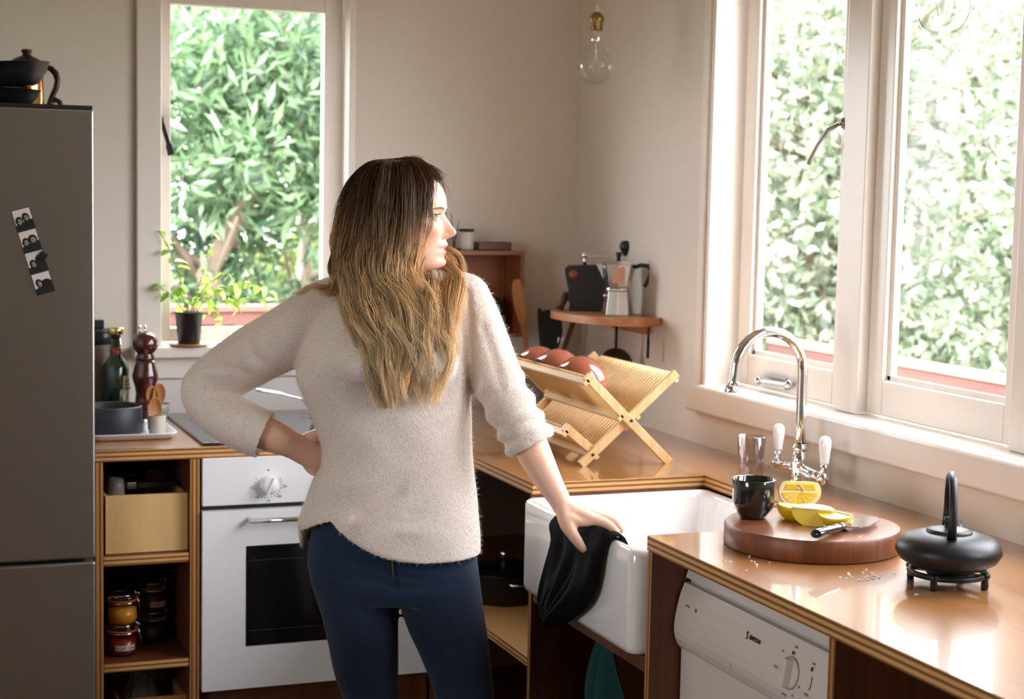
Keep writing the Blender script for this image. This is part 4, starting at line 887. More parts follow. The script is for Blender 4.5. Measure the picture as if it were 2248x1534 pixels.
MB().lathe([(.006, .070), (.005, .074), (.0085, .081), (.0075, .087), (0, .0885)], 20, (-.004, .0, 0)).build('lid_knob', m_castiron, te)
hpts = [(.0, -.052, .060), (.0, -.060, .085), (.0, -.052, .125), (.0, -.028, .152), (.0, .0, .160), (.0, .028, .152), (.0, .052, .125), (.0, .060, .085), (.0, .052, .060)]
h_ = MB().tube(hpts, [.006, .0045, .0045, .005, .0052, .005, .0045, .0045, .006], 10, flat=1.4); h_.xf(Matrix.Rotation(-.85, 4, 'Z')); h_.build('handle', m_castiron, te)
MB().tube([(.070, .035, .035), (.088, .046, .048), (.096, .052, .060)], [.013, .009, .007], 12).build('spout', m_castiron, te)
g = np.random.default_rng(5); cr = MB()
for (cx_, cy_, n_, sx_) in ((1.575, 2.345, 26, .03), (1.45, 2.50, 10, .05)):
    for k in range(n_):
        x, y = cx_+g.normal()*sx_, cy_+g.normal()*sx_*.6; s_ = .0012+.0012*g.random()
        cr.obox((x, y, .9002+s_*.5), (s_*.7, s_*.3, 0), (-s_*.3, s_*.6, 0), (0, 0, s_*.5))
tag(cr.build('salt_flakes', M('salt', srgb(246, 240, 232), .4)), 'scattered white salt flakes on the worktop before the board', 'salt', kind='stuff')

# ---- pendant bulbs
def pendant(label, loc, cord_top):
    p = thing('pendant_bulb', label, 'light bulb', loc, group='bare pendant bulbs')
    MB().lathe([(0, -.048), (.02, -.043), (.036, -.03), (.0465, -.008), (.0475, .004), (.043, .022), (.032, .038), (.02, .05), (.0145, .06), (.0135, .072)], 40).build('glass', m_glass, p)
    MB().lathe([(0, .066), (.0138, .066), (.0142, .072), (.0142, .096), (.012, .098), (0, .098)], 24).build('cap', m_chrome, p)
    MB().lathe([(0, .098), (.0165, .098), (.0165, .118), (.0195, .122), (.0205, .128), (.018, .136), (.008, .146), (0, .147)], 24).build('lamp_holder', M('old_brass', (.30, .20, .07), .28, .9), p)
    f = MB().tube([(0, 0, .066), (0, 0, .02)], [.0045, .003], 8)
    for k in range(4): a = PI/4+PI/2*k; f.tube([(.002*math.cos(a), .002*math.sin(a), .03), (.012*math.cos(a), .012*math.sin(a), .012), (.006*math.cos(a), .006*math.sin(a), -.012)], .0006, 5)
    f.build('filament_stem', M('stem_glass', (.75, .72, .68), .2, .2), p)
    MB().lathe([(0, .147), (.006, .147), (.005, .155), (.002, .168), (0, .168)], 12).build('cord_grip', M('cord_white', srgb(222, 214, 204), .5), p)
    MB().tube([(0, 0, .166), (.002, 0, .3), (0, 0, cord_top-loc[2])], .0018, 6).build('cord', M('flex_cord', srgb(190, 176, 150), .6), p)
    MB().lathe([(0, cord_top-loc[2]), (.045, cord_top-loc[2]), (.04, cord_top-loc[2]-.02), (.01, cord_top-loc[2]-.03), (0, cord_top-loc[2]-.03)], 24).build('ceiling_rose', m_trim, p)
pendant('bare clear bulb hanging in front of the room corner', (1.812, 4.10, 1.886), ZC-.001)
pendant('bare clear bulb hanging before the wide window at the top right', (1.70, 2.39, 1.868), ZC-.001)

# black tea towel bunched over the rim of the sink, under the hand
tw_ = thing('tea_towel', 'black tea towel bunched over the sink rim under the hand', 'towel', (1.324, 3.0, .66))
m_cloth = M('black_linen', (.006, .0055, .006), .95, spec=.1, bump=.3, bscale=500)
LFT = [(.877, 3.127), (.849, 3.146), (.826, 3.119), (.80, 3.132), (.749, 3.160), (.70, 3.185), (.67, 3.190), (.655, 3.150), (.645, 3.10)]
RGT = [(.897, 2.857), (.86, 2.863), (.80, 2.880), (.753, 2.898), (.72, 2.935), (.69, 2.985), (.665, 3.03), (.650, 3.06), (.645, 3.08)]
def towel_layer(name, zs_top, shrink, out, seed, inner):
    g = random.Random(seed); ph = [g.uniform(0, 6) for _ in range(4)]
    P = [(1.372, .815), (1.362, .850), (1.352, .8755), (1.340, .8800), (1.326, .8790), (1.316, .866)] if inner else []
    zz = [.85, .835, .82, .80, .78, .76, .74, .72, .70, .685, .672, .662, .655, .650]
    rows = []; nt2 = 44
    for i, (x, z) in enumerate(P + [(1.318-out, z) for z in zz if z < zs_top]):
        zc = min(z, .885) if x < 1.33 else .875
        yl = np.interp(zc, [a for a, b in LFT][::-1], [b for a, b in LFT][::-1])-shrink; yr = np.interp(zc, [a for a, b in RGT][::-1], [b for a, b in RGT][::-1])+shrink
        down = max(0, min(1, (.87-z)/.14)) if x < 1.33 else 0
        row = []
        for k in range(nt2):
            t = k/(nt2-1); y = yr+(yl-yr)*t
            edge = math.sin(PI*t)**.4
            fold = (.010*math.sin(t*13+ph[0]+z*9)+.006*math.sin(t*23+ph[1]-z*14)+.012*math.sin(t*6.2+ph[2]))*down*edge + .020*down*edge
            lift = .006*max(0, math.sin(t*17+ph[3]))*(1-down)*edge
            row.append((x-fold-1.324, y-3.0, z+lift-.66))
        rows.append(row)
    m = MB(); m.loft(rows, False, close=False); return m.build(name, m_cloth, tw_, solid=.004, sub=1)
towel_layer('outer_fold', .90, .0, .012, 2, True); towel_layer('inner_fold', .84, .03, .002, 5, False); 
# green cloth hanging under the sink
gc = thing('green_cloth', 'dark green cloth hanging in the cupboard under the sink', 'cloth', (1.42, 3.09, .10)); m = MB(); rows = []
for i in range(16):
    z = .52-.50*i/15; w_ = .03+.075*(i/15)**.7; rows.append([(.03*math.sin(t_*14+i*.35)*min(1, i/4)+.0, -w_+2*w_*t_+.02*math.sin(i*.6), z) for t_ in [k/29 for k in range(30)]])
m.loft(rows, False, close=False).build('fabric', M('green_cotton', srgb(16, 66, 60), .9, bump=.3, bscale=200), gc, solid=.005, sub=1)
MB().box(-.006, .006, -.02, .02, .515, .53).build('hook', m_steel, gc)
# pots in the corner cupboard
bt_ = thing('baking_tray', 'dark baking tray leaning against the sink cupboard', 'tray', (1.45, 3.386, .497), (-.06, 0, 0)); MB().box(-.07, .22, .0, .006, 0, .33).box(-.07, -.062, .006, .022, 0, .33).box(.212, .22, .006, .022, 0, .33).box(-.062, .212, .006, .022, .322, .33).build('sheet', m_darkmetal, bt_, .001)
def cpot(label, loc, R, Hh, mat):
    p = thing('cooking_pot', label, 'pot', loc, group='pots in the corner cupboard'); MB().lathe([(0, 0), (R*.95, 0), (R, .006), (R, Hh), (R+.003, Hh+.002), (R-.003, Hh), (R-.004, .008), (0, .006)], 32).build('body', mat, p)
    MB().lathe([(R+.002, Hh+.0025), (R*.8, Hh+.012), (R*.3, Hh+.022), (0, Hh+.024)], 32).build('lid', mat, p); MB().lathe([(0, Hh+.024), (.008, Hh+.024), (.006, Hh+.034), (.014, Hh+.040), (.012, Hh+.048), (0, Hh+.05)], 16).build('lid_knob', m_chrome, p)
    MB().tube([(-.03, -R, Hh*.8), (-.025, -R-.025, Hh*.82), (.025, -R-.025, Hh*.82), (.03, -R, Hh*.8)], .004, 8).build('grip', m_chrome, p)
cpot('dark pot with chrome lid knob on the corner cupboard shelf', (1.50, 3.90, .497), .10, .075, m_darkmetal); cpot('steel pot behind the dark pot in the corner cupboard', (1.72, 3.95, .497), .10, .12, m_steel)
bb = thing('glass_bottle', 'clear glass jug beside the pots in the corner cupboard', 'jug', (1.50, 3.60, .497)); MB().lathe([(0, .002), (.04, .002), (.045, .01), (.045, .10), (.03, .14), (.02, .16), (.022, .18)], 28).build('glass', m_glass, bb); MB().tube([(-.02, 0, .165), (-.05, 0, .15), (-.055, 0, .10), (-.042, 0, .07)], .005, 8).build('handle', m_glass, bb)

# ---- potted plant on the sill of the narrow window
pt = thing('potted_plant', 'leafy herb in a black pot on the narrow window sill', 'plant', (.812, 4.625, 1.1035))
MB().lathe([(0, 0), (.030, 0), (.031, .002), (.0385, .084), (.041, .085), (.041, .090), (.0375, .090), (.036, .082), (.034, .075), (0, .075)], 36).build('pot', m_black, pt)
MB().lathe([(0, .0765), (.033, .0755)], 24).build('soil', M('soil', srgb(52, 38, 28), .9), pt)
m_lfA = leafmat('herb_leaf', srgb(120, 160, 60), srgb(196, 220, 110), .55); m_stem = M('herb_stem', srgb(150, 120, 80), .7); m_stg = M('herb_stem_green', srgb(150, 170, 90), .6)
def leafmesh(L, W, bend, tone):
    me_ = MB(); n_ = 7; vv = []
    for i in range(n_):
        u = i/(n_-1); w_ = W*math.sin(PI*min(1, u*.92+.06))**.8*(1-.25*u); z = -bend*u*u*L; vv += [(-w_, u*L, z+.15*w_), (0, u*L, z), (w_, u*L, z+.15*w_)]
    ff = []
    for i in range(n_-1):
        b_ = i*3; ff += [(b_, b_+1, b_+4, b_+3), (b_+1, b_+2, b_+5, b_+4)]
    me_.add(vv, ff, 0, True); x = me_.mesh('leaf', m_lfA); a_ = x.attributes.new('tone', 'FLOAT', 'POINT'); a_.data.foreach_set('value', np.full(len(x.vertices), tone, dtype=np.float32)); return x
LM = [leafmesh(.036, .012, .3, .3), leafmesh(.030, .011, .5, .7), leafmesh(.042, .013, .6, .9), leafmesh(.024, .009, .2, .55), leafmesh(.034, .0125, .4, .1)]
pr_ = random.Random(9); NLF = [0]
def put_leaf(p, yaw_, pitch_, k):
    o = bpy.data.objects.new('leaf', LM[k % 5]); COL.objects.link(o); o.parent = pt; o.location = p; o.rotation_euler = (pitch_, pr_.uniform(-.5, .5), yaw_); s_ = pr_.uniform(.75, 1.2); o.scale = (s_, s_, s_); NLF[0] += 1
stems = [([(0, 0, .076), (-.012, 0, .14), (-.030, -.004, .20), (-.054, -.005, .262), (-.085, -.01, .315)], m_stem, .0022, 12), ([(.006, 0, .076), (.02, 0, .13), (.035, -.005, .19), (.05, -.008, .25), (.066, -.01, .31)], m_stg, .0015, 12),
         ([(.01, 0, .076), (.04, -.01, .12), (.09, -.02, .155), (.14, -.02, .175), (.19, -.02, .165), (.235, -.02, .14)], m_stg, .0016, 16), ([(.01, .0, .076), (.05, -.01, .10), (.10, -.02, .125), (.16, -.025, .13), (.205, -.02, .12)], m_stg, .0015, 14),
         ([(-.006, 0, .076), (-.03, -.01, .11), (-.06, -.02, .145), (-.09, -.022, .165), (-.105, -.02, .162)], m_stg, .0015, 9), ([(0, .0, .076), (.012, -.012, .12), (.05, -.02, .17), (.09, -.02, .20), (.12, -.02, .195)], m_stg, .0015, 12), ([(.0, -.006, .076), (-.015, -.02, .115), (-.03, -.03, .15), (-.035, -.03, .18)], m_stg, .0013, 8), ([(.012, 0, .08), (.05, -.02, .085), (.09, -.03, .06), (.105, -.035, .02)], m_stg, .0012, 6), ([(.004, -.01, .078), (.03, -.02, .13), (.05, -.03, .16), (.10, -.03, .15), (.15, -.03, .10)], m_stg, .0013, 10)]
for (pts, ms, r_, nlv) in stems:
    c_q = [Vector(p) for p in pts]; q_ = []
    for i in range(len(c_q)-1):
        for k in range(4): q_.append(c_q[i].lerp(c_q[i+1], k/4))
    q_.append(c_q[-1]); MB().tube(q_, [r_*(1-.5*i/len(q_)) for i in range(len(q_))], 6).build('stem', ms, pt)
    for i in range(nlv):
        u = .28+.72*i/(nlv-1); p = q_[min(len(q_)-1, int(u*(len(q_)-1)))]
        put_leaf(p, pr_.uniform(0, 6.28), pr_.uniform(-.7, .5), pr_.randrange(5))
sc_ = thing('saucer', 'round brown cork saucer under the black plant pot', 'saucer', (.812, 4.625, 1.0965)); MB().lathe([(0, 0), (.048, 0), (.055, .004), (.056, .006), (.052, .0065), (0, .006)], 36).build('disc', M('cork', srgb(176, 122, 76), .6), sc_)
pb_ = MB().sphere((0, 0, .006), .012, 14, 8, (1.4, .9, .55)).build('pebble', M('dark_stone', (.02, .02, .02), .5), None); pb_.location = (.918, 4.632, 1.0972); tag(pb_, 'small dark stone on the narrow window sill by the plant', 'stone')
# ================================================================== the person
def remeshed(mb, voxel, it=4, fac=.5):
    """fuse overlapping closed shapes into one continuous surface"""
    o = bpy.data.objects.new('tmp', mb.mesh('tmp', m_trim)); COL.objects.link(o)
    m = o.modifiers.new('r', 'REMESH'); m.mode = 'VOXEL'; m.voxel_size = voxel; m.use_smooth_shade = True
    if it: s = o.modifiers.new('s', 'SMOOTH'); s.factor = fac; s.iterations = it
    me = bpy.data.meshes.new_from_object(o.evaluated_get(bpy.context.evaluated_depsgraph_get()))
    old = o.data; bpy.data.objects.remove(o); bpy.data.meshes.remove(old)
    v = np.empty(len(me.vertices)*3); me.vertices.foreach_get('co', v); v = v.reshape(-1, 3)
    f = [tuple(p.vertices) for p in me.polygons]; bpy.data.meshes.remove(me)
    return v, f
def mesh_obj(name, v, f, mats, parent, attrs=None):
    me = bpy.data.meshes.new(name); me.from_pydata([tuple(x) for x in v], [], f); me.polygons.foreach_set('use_smooth', [True]*len(me.polygons))
    for k, a in (attrs or {}).items(): at = me.attributes.new(k, 'FLOAT', 'POINT'); at.data.foreach_set('value', np.asarray(a, dtype=np.float32))
    for m in mats: me.materials.append(m)
    me.update(); o = bpy.data.objects.new(name, me); COL.objects.link(o); o.parent = parent; return o
def interp(tab, x):
    t = np.array(tab, float); return np.interp(x, t[:, 0], t[:, 1])
def smooth_interp(tab, x, w):
    """table lookup, softened"""
    return sum(interp(tab, np.asarray(x)+d*w)*c for d, c in ((-1, .25), (-.5, .25), (0, 0), (.5, .25), (1, .25)))
def path(pts, n):
    """smooth path (Catmull-Rom) through points"""
    P = np.array(pts, float); P = np.vstack([2*P[0]-P[1], P, 2*P[-1]-P[-2]]); out = []
    m = len(pts)-1
    for i in range(n):
        u = i/(n-1)*m; k = min(int(u), m-1); t = u-k; a, b, c, d = P[k:k+4]
        out.append(.5*((2*b)+(-a+c)*t+(2*a-5*b+4*c-d)*t*t+(-a+3*b-3*c+d)*t**3))
    return [tuple(q) for q in out]
def limb(mb, pts, radii, n=28, sides=18, flat=1.0):
    q = path([tuple(p)+(r,) for p, r in zip(pts, radii)], n)
    mb.tube([p[:3] for p in q], [p[3] for p in q], sides, flat=flat)
    mb.sphere(q[0][:3], q[0][3]*.98, 16, 10); mb.sphere(q[-1][:3], q[-1][3]*.98, 16, 10); return mb

pe = thing('person', 'woman in pale wool sweater and blue jeans leaning on the sink', 'person', (0.9818, 3.1907, 0.0), (0, 0, math.radians(-21.15)))

# ---- skin
q = NM('skin'); b = q.b
at = q.n('ShaderNodeAttribute', attribute_name='lip'); ab = q.n('ShaderNodeAttribute', attribute_name='blush')
no = q.n('ShaderNodeTexNoise'); no.inputs['Scale'].default_value = 45; tcx = q.n('ShaderNodeTexCoord'); q.l(tcx.outputs['Object'], no.inputs['Vector'])
m0 = q.n('ShaderNodeMix', data_type='RGBA'); m0.inputs[6].default_value = srgb(226, 178, 152); m0.inputs[7].default_value = srgb(236, 194, 170); q.l(no.outputs[0], m0.inputs[0])
m1 = q.n('ShaderNodeMix', data_type='RGBA'); m1.inputs[7].default_value = srgb(224, 148, 124); q.l(ab.outputs['Fac'], m1.inputs[0]); q.l(m0.outputs[2], m1.inputs[6])
m2 = q.n('ShaderNodeMix', data_type='RGBA'); m2.inputs[7].default_value = srgb(176, 84, 78); q.l(at.outputs['Fac'], m2.inputs[0]); q.l(m1.outputs[2], m2.inputs[6])
q.l(m2.outputs[2], b.inputs['Base Color']); b.inputs['Roughness'].default_value = .42; b.inputs['Subsurface Weight'].default_value = .25; b.inputs['Subsurface Radius'].default_value = (.012, .005, .003); b.inputs['Subsurface Scale'].default_value = .5
bp = q.n('ShaderNodeBump'); n2 = q.n('ShaderNodeTexNoise'); n2.inputs['Scale'].default_value = 600; q.l(tcx.outputs['Object'], n2.inputs['Vector']); bp.inputs['Strength'].default_value = .08; bp.inputs['Distance'].default_value = .001; q.l(n2.outputs[0], bp.inputs['Height']); q.l(bp.outputs[0], b.inputs['Normal'])
m_skin = q.mat

# ---- head, in millimetres: forward (out of the face), side (towards her right ear), up from the chin
HEAD = np.array((0.0073, 0.004, 1.3841)); yawf = math.radians(9)
FW = np.array([math.cos(yawf), -math.sin(yawf), 0]); SD = np.array([-math.sin(yawf), -math.cos(yawf), 0]); UPV = np.array([-.02, 0, 1.0])
def H(f, s, z): return HEAD + (FW*f + SD*s + UPV*z)*.001
FRONT = [(-14, 30), (-8, 46), (0, 68), (7, 79), (20, 84), (33, 86), (50, 87), (62, 87), (75, 87.5), (95, 87), (112, 86.5), (124, 88), (137, 90), (150, 89.5), (162, 85), (174, 78), (184, 69), (194, 56), (202, 42), (208, 27), (212, 14), (214, 0)]
BACK = [(-14, 40), (0, 45), (20, 58), (33, 66), (50, 77), (62, 83), (75, 89), (95, 96), (112, 100), (137, 103), (160, 101), (174, 96), (184, 88), (194, 75), (202, 58), (208, 38), (212, 20), (214, 0)]
WIDE = [(-14, 34), (-6, 42), (0, 45), (7, 50), (20, 56), (33, 60), (50, 65), (62, 67.5), (75, 70), (95, 72), (112, 73), (124, 74), (137, 75), (160, 73.5), (174, 69), (184, 62), (194, 52), (202, 40), (208, 26), (212, 13), (214, 0)]
PROF = [(-14, 30), (-8, 48), (-3, 66), (0, 76), (4, 86), (8, 91.5), (14, 93.5), (19, 92), (24, 88), (28, 89.5), (32, 93), (36, 94), (39, 92.5), (42, 88.5), (45, 93), (49, 96.5), (52, 96.5), (56, 93.8), (60, 92.5), (62, 95), (64.5, 101), (68, 108.5), (72, 113.5), (76, 115), (80, 112.8), (86, 107.5), (94, 101.5), (102, 96), (108, 91.8), (112, 90), (116, 90.2), (121, 92), (127, 93.2), (134, 93), (142, 92), (150, 90.3), (162, 85), (174, 78), (214, 0)]
SIG = [(-14, 30), (0, 24), (14, 21), (24, 20), (34, 19), (52, 18), (58, 14), (64, 11.5), (72, 10), (80, 8.6), (95, 7.6), (108, 8.5), (116, 16), (122, 28), (134, 40), (150, 50), (214, 50)]
nz, nt_ = 150, 160
zs = np.concatenate([np.linspace(-14, 190, nz-14), np.linspace(192, 213.6, 14)]); th = np.linspace(-PI, PI, nt_, endpoint=False)
Z, T = np.meshgrid(zs, th, indexing='ij'); c_, s_ = np.cos(T), np.sin(T)
fr_, bk_, wd_ = smooth_interp(FRONT, Z, 5), smooth_interp(BACK, Z, 5), smooth_interp(WIDE, Z, 5)
Fm = np.where(c_ > 0, fr_*np.abs(c_)**.86, -bk_*np.abs(c_)**.9); Sm = wd_*np.sign(s_)*np.abs(s_)**.86
g2 = lambda a, w: np.exp(-(a/w)**2)
front = np.clip(c_, 0, 1)**.5
Fm = Fm + (smooth_interp(PROF, Z, 1.2)-fr_)*g2(Sm, interp(SIG, Z))*(c_ > 0)
A = np.abs(Sm)
Fm = Fm + front*(5.2*g2(A-11.5, 4.6)*g2(Z-66.5, 5.2) - 4.5*g2(A-6, 3.0)*g2(Z-61.5, 2.6) - 2.0*g2(A-17, 3.5)*g2(Z-67, 6)     # nostril wings
     - 9.5*g2(A-30, 12.5)*g2(Z-108, 9.5) - 4.5*g2(A-15, 6)*g2(Z-110, 9)                                                         # eye sockets
     + 3.2*g2(A-26, 16)*g2(Z-123, 6) + 5.0*g2(A-40, 15)*g2(Z-82, 14) - 3.0*g2(A-44, 12)*g2(Z-48, 14)                            # brow, cheekbone, hollow
     + 2.0*g2(A-20, 8)*g2(Z-50, 12) - 1.6*g2(A-22, 3.0)*g2(Z-42, 4) + 2.0*g2(A-28, 12)*g2(Z-10, 10))
Sm = Sm + np.sign(Sm)*(3.0*g2(Z-84, 18)*g2(Fm-50, 26) + 3*g2(Z-12, 12)*g2(Fm-22, 26))
hv = HEAD + (Fm[..., None]*FW + Sm[..., None]*SD + Z[..., None]*UPV)*.001
hv = hv.reshape(-1, 3); hf = []
for i in range(nz-1):
    for k in range(nt_):
        k2 = (k+1) % nt_; hf.append((i*nt_+k, i*nt_+k2, (i+1)*nt_+k2, (i+1)*nt_+k))
hf.append(tuple((nz-1)*nt_+k for k in range(nt_))); hf.append(tuple(range(nt_-1, -1, -1)))
lipw = (1-np.clip((A-10)/12, 0, 1)*.7)
mouth = g2(A, 19)*(np.clip(1-np.abs(Z-48.2)/5.4, 0, 1)**.5*.8 + np.clip(1-np.abs(Z-36)/5.4, 0, 1)**.5*.7)*(c_ > 0)
mouth = np.where(A < 23.5-np.abs(Z-42)*.75, mouth, 0)
blush = (.75*g2(A-44, 18)*g2(Z-72, 20) + .5*g2(A, 10)*g2(Z-72, 10) + .2*g2(A, 30)*g2(Z-10, 14))*(c_ > -.2)

# ---- neck, trunk, arms and hands in one surface
bd_ = MB()
limb(bd_, [(-0.0101, 0.02, 1.2795), (-0.0012, 0.015, 1.336), (0.0095, 0.012, 1.3829), (0.0092, 0.01, 1.4201)], [.085, .060, .053, .052], 16)
limb(bd_, [(-0.0101, 0.02, 1.2795), (-0.0087, 0.0, 1.141), (-0.005, 0.0, 0.9999), (0.0003, 0.01, 0.827)], [.085, .095, .085, .10], 16, 20, )
# her right arm (left in the picture), hand propped on the hip
limb(bd_, [(-0.1602, 0.01, 1.2866), (-0.2783, 0.025, 1.2062), (-0.3802, 0.035, 1.1313)], [.05, .043, .034], 12)
limb(bd_, [(-0.3801, 0.035, 1.1294), (-0.322, 0.01, 1.0657), (-0.2595, 0.0, 1.04), (-0.2195, 0.016, 1.0186), (-0.202, 0.026, 1.007)], [.034, .036, .0355, .0295, .0275], 24)
limb(bd_, [(-0.202, 0.026, 1.007), (-0.1872, 0.036, 0.9981), (-0.168, 0.05, 0.9886), (-0.1524, 0.064, 0.981)], [.0275, .029, .030, .027], 14, flat=1.0)
for (a, b_, c2, d2, r) in (((-0.1952, 0.04, 0.9878), (-0.1751, 0.048, 0.9581), (-0.1524, 0.066, 0.9517), (-0.132, 0.08, 0.9556), .0098), ((-0.1855, 0.046, 0.987), (-0.1627, 0.055, 0.9668), (-0.1421, 0.075, 0.962), (-0.1259, 0.085, 0.9645), .0102), ((-0.1814, 0.05, 1.0028), (-0.1559, 0.06, 0.9873), (-0.1371, 0.08, 0.9797), (-0.1237, 0.09, 0.9783), .0102), ((-0.1777, 0.05, 1.0124), (-0.1524, 0.062, 1.0044), (-0.1324, 0.08, 0.9962), (-0.121, 0.09, 0.9929), .0098), ((-0.1941, 0.03, 1.0218), (-0.1707, 0.038, 1.0335), (-0.1513, 0.05, 1.034), (-0.1353, 0.06, 1.0262), .0112)):
    limb(bd_, [a, b_, c2, d2], [r*1.15, r*1.1, r, r*.85], 14, 12)
# her left arm (right in the picture), hand on the rim of the sink
limb(bd_, [(0.1372, 0.0, 1.3211), (0.1953, -0.02, 1.2032), (0.2387, -0.04, 1.1136)], [.046, .042, .037], 12)
limb(bd_, [(0.2387, -0.04, 1.1136), (0.2646, -0.055, 1.0605), (0.2875, -0.066, 1.0145), (0.3138, -0.085, 0.9692), (0.335, -0.102, 0.9367), (0.347, -0.11, 0.9164)], [.037, .037, .0345, .0275, .0225, .021], 30)
limb(bd_, [(0.347, -0.11, 0.9164), (0.3669, -0.118, 0.9073), (0.3923, -0.12, 0.9009)], [.021, .022, .017], 12)
KN = [(0.4023, -0.138, 0.9019), (0.4093, -0.12, 0.9077), (0.4074, -0.102, 0.9106), (0.3991, -0.085, 0.9117)]
for kx in KN: limb(bd_, [(0.3507, -0.114, 0.9117), tuple((np.array((0.3507, -0.114, 0.9117))+np.array(kx))/2+np.array([0, 0, .002])), kx], [.0165, .0145, .0112], 10, 12)
FI = [(KN[0], (0.4238, -0.142, 0.8977), (0.4391, -0.144, 0.8893), (0.4519, -0.146, 0.8754), .0098), (KN[1], (0.4357, -0.12, 0.9018), (0.4503, -0.122, 0.8924), (0.4595, -0.124, 0.8792), .0098), (KN[2], (0.4349, -0.101, 0.9054), (0.4496, -0.102, 0.8957), (0.4571, -0.104, 0.8834), .0094), (KN[3], (0.4231, -0.083, 0.9072), (0.4361, -0.083, 0.8991), (0.4436, -0.084, 0.8883), .0085)]
for (a, b_, c2, d2, r) in FI: limb(bd_, [a, b_, c2, d2], [r*1.12, r, r*.92, r*.72], 18, 12)
limb(bd_, [(0.3468, -0.122, 0.9114), (0.3521, -0.138, 0.8927), (0.3622, -0.146, 0.8745), (0.3724, -0.146, 0.8601), (0.3846, -0.143, 0.8433)], [.018, .0165, .0125, .0108, .0075], 20, 14)
limb(bd_, [(0.3574, -0.136, 0.9015), (0.378, -0.14, 0.8973), (0.3969, -0.14, 0.8977)], [.014, .0095, .0085], 10, 12)
# legs inside the jeans, down to the feet
for pts in ([(-0.0849, 0.01, 0.7774), (-0.0604, 0.0, 0.6169), (-0.0368, -0.01, 0.4558), (-0.0234, 0.03, 0.2556), (-0.0101, 0.03, 0.0414)], [(0.0901, 0.0, 0.7832), (0.1241, -0.005, 0.6162), (0.162, -0.01, 0.4502), (0.1787, 0.03, 0.2598), (0.1893, 0.03, 0.0455)]):
    limb(bd_, pts, [.075, .062, .045, .042, .03], 20, 14)
bv, bf = remeshed(bd_, .0030, 4, .5)
nb = len(bv); av = np.vstack([bv, hv]); af = bf + [tuple(i+nb for i in f) for f in hf]
body = mesh_obj('body', av, af, [m_skin], pe, {'lip': np.concatenate([np.zeros(nb), np.clip(mouth.ravel(), 0, 1)]), 'blush': np.concatenate([np.zeros(nb), np.clip(blush.ravel(), 0, 1)])})
body['label'] = 'skin of face, neck, forearms and hands'
# finger nails
nl = MB()
for (a, b_, c2, d2, r) in FI[:2]:
    d = np.array(d2)-np.array(c2); d /= np.linalg.norm(d); p = np.array(d2)-d*.004+np.array([.002, 0, .0055]); nl.sphere(tuple(p), .0048, 10, 6, (1, 1, .45))
nl.build('fingernails', M('nail', srgb(236, 196, 180), .25, coat=.4), pe)
# eyes, lids, lashes, brows
m_eye = M('eye_white', srgb(196, 182, 176), .25); m_iris = M('iris', srgb(52, 66, 76), .2); m_pup = M('pupil', (.008, .008, .008), .1)
def ball(cf, cs, cz, R, e0, e1, a0, a1, ne=14, na=22, gaze=0):
    vv = []; ff = []
    for i in range(ne+1):
        e = math.radians(e0+(e1-e0)*i/ne)
        for k in range(na+1):
            a = math.radians(a0+(a1-a0)*k/na+gaze); vv.append(tuple(H(cf+R*math.cos(e)*math.cos(a), cs+R*math.cos(e)*math.sin(a), cz+R*math.sin(e))))
    for i in range(ne):
        for k in range(na): ff.append((i*(na+1)+k, i*(na+1)+k+1, (i+1)*(na+1)+k+1, (i+1)*(na+1)+k))
    return MB().add(vv, ff, 0, True)
EF, ES, EZ = 71.5, 30.5, 107.5
for sg in (1, -1):
    ey = ball(EF, ES*sg, EZ, 12.0, -89, 89, -180, 180, 20, 32).build('eyeball', m_eye, pe)
    ir = MB(); gz = math.radians(20); R = 12.15
    def cap_(r0, r1, R):
        vv = []; n = 24
        for r in (r0, r1):
            for k in range(n):
                a = 2*PI*k/n; ee = math.asin(r/R); d = (math.cos(ee), math.sin(ee)*math.cos(a), math.sin(ee)*math.sin(a)); cg, sg_ = math.cos(gz), math.sin(gz)
                vv.append(tuple(H(EF+R*(d[0]*cg-d[1]*sg_), ES*sg+R*(d[0]*sg_+d[1]*cg), EZ+.4+R*d[2])))
        return MB().add(vv, [(k, (k+1) % n, n+(k+1) % n, n+k) for k in range(n)], 0, True)
    cap_(2.0, 6.2, 12.15).build('iris', m_iris, ey); cap_(.05, 2.6, 12.2).build('pupil', m_pup, ey)
    ld_ = ball(EF, ES*sg, EZ, 13.0, 20, 86, -78, 78); ld_.merge(ball(EF, ES*sg, EZ-.2, 12.9, -86, -24, -78, 78)); ld_.build('eyelids', m_skin, pe, solid=.0009)
    la = MB()
    for k in range(26):
        a = math.radians(-62+124*k/25); e = math.radians(19); p0 = H(EF+13.2*math.cos(e)*math.cos(a), ES*sg+13.2*math.cos(e)*math.sin(a), EZ+13.2*math.sin(e)); p1 = H(EF+(19.5)*math.cos(e)*math.cos(a), ES*sg+19.0*math.cos(e)*math.sin(a)*1.03, EZ+13.2*math.sin(e)+1.5)
        la.tube([p0, (p0+p1)/2+np.array([0, 0, -.0006]), p1], [.0003, .00025, .0001], 4)
    la.build('eyelashes', M('lash', srgb(60, 42, 32), .6), pe)
    br = MB(); gg = random.Random(4)
    for k in range(150):
        u = k/149; s0 = (13+u*33); z0 = 121.5+4.5*math.sin(u*PI*.62)-1.5*u*u*3; 
        i = int(np.argmin(np.abs(zs-z0))); row = np.argsort(np.abs(Sm[i]-s0*sg) + (c_[i] < 0)*1000)[0]; f0 = Fm[i, row]
        zz = z0+gg.uniform(-2.0, 2.0)*(1-.5*u); p0 = H(f0+.1, s0*sg, zz); p1 = H(f0+.6-1.5*u, (s0+3.5)*sg, zz+2.4*(1-1.4*u)); br.tube([p0, p1], [.00026, .0001], 3)
    br.build('eyebrow', M('brow_hair', srgb(158, 120, 88), .6), pe)

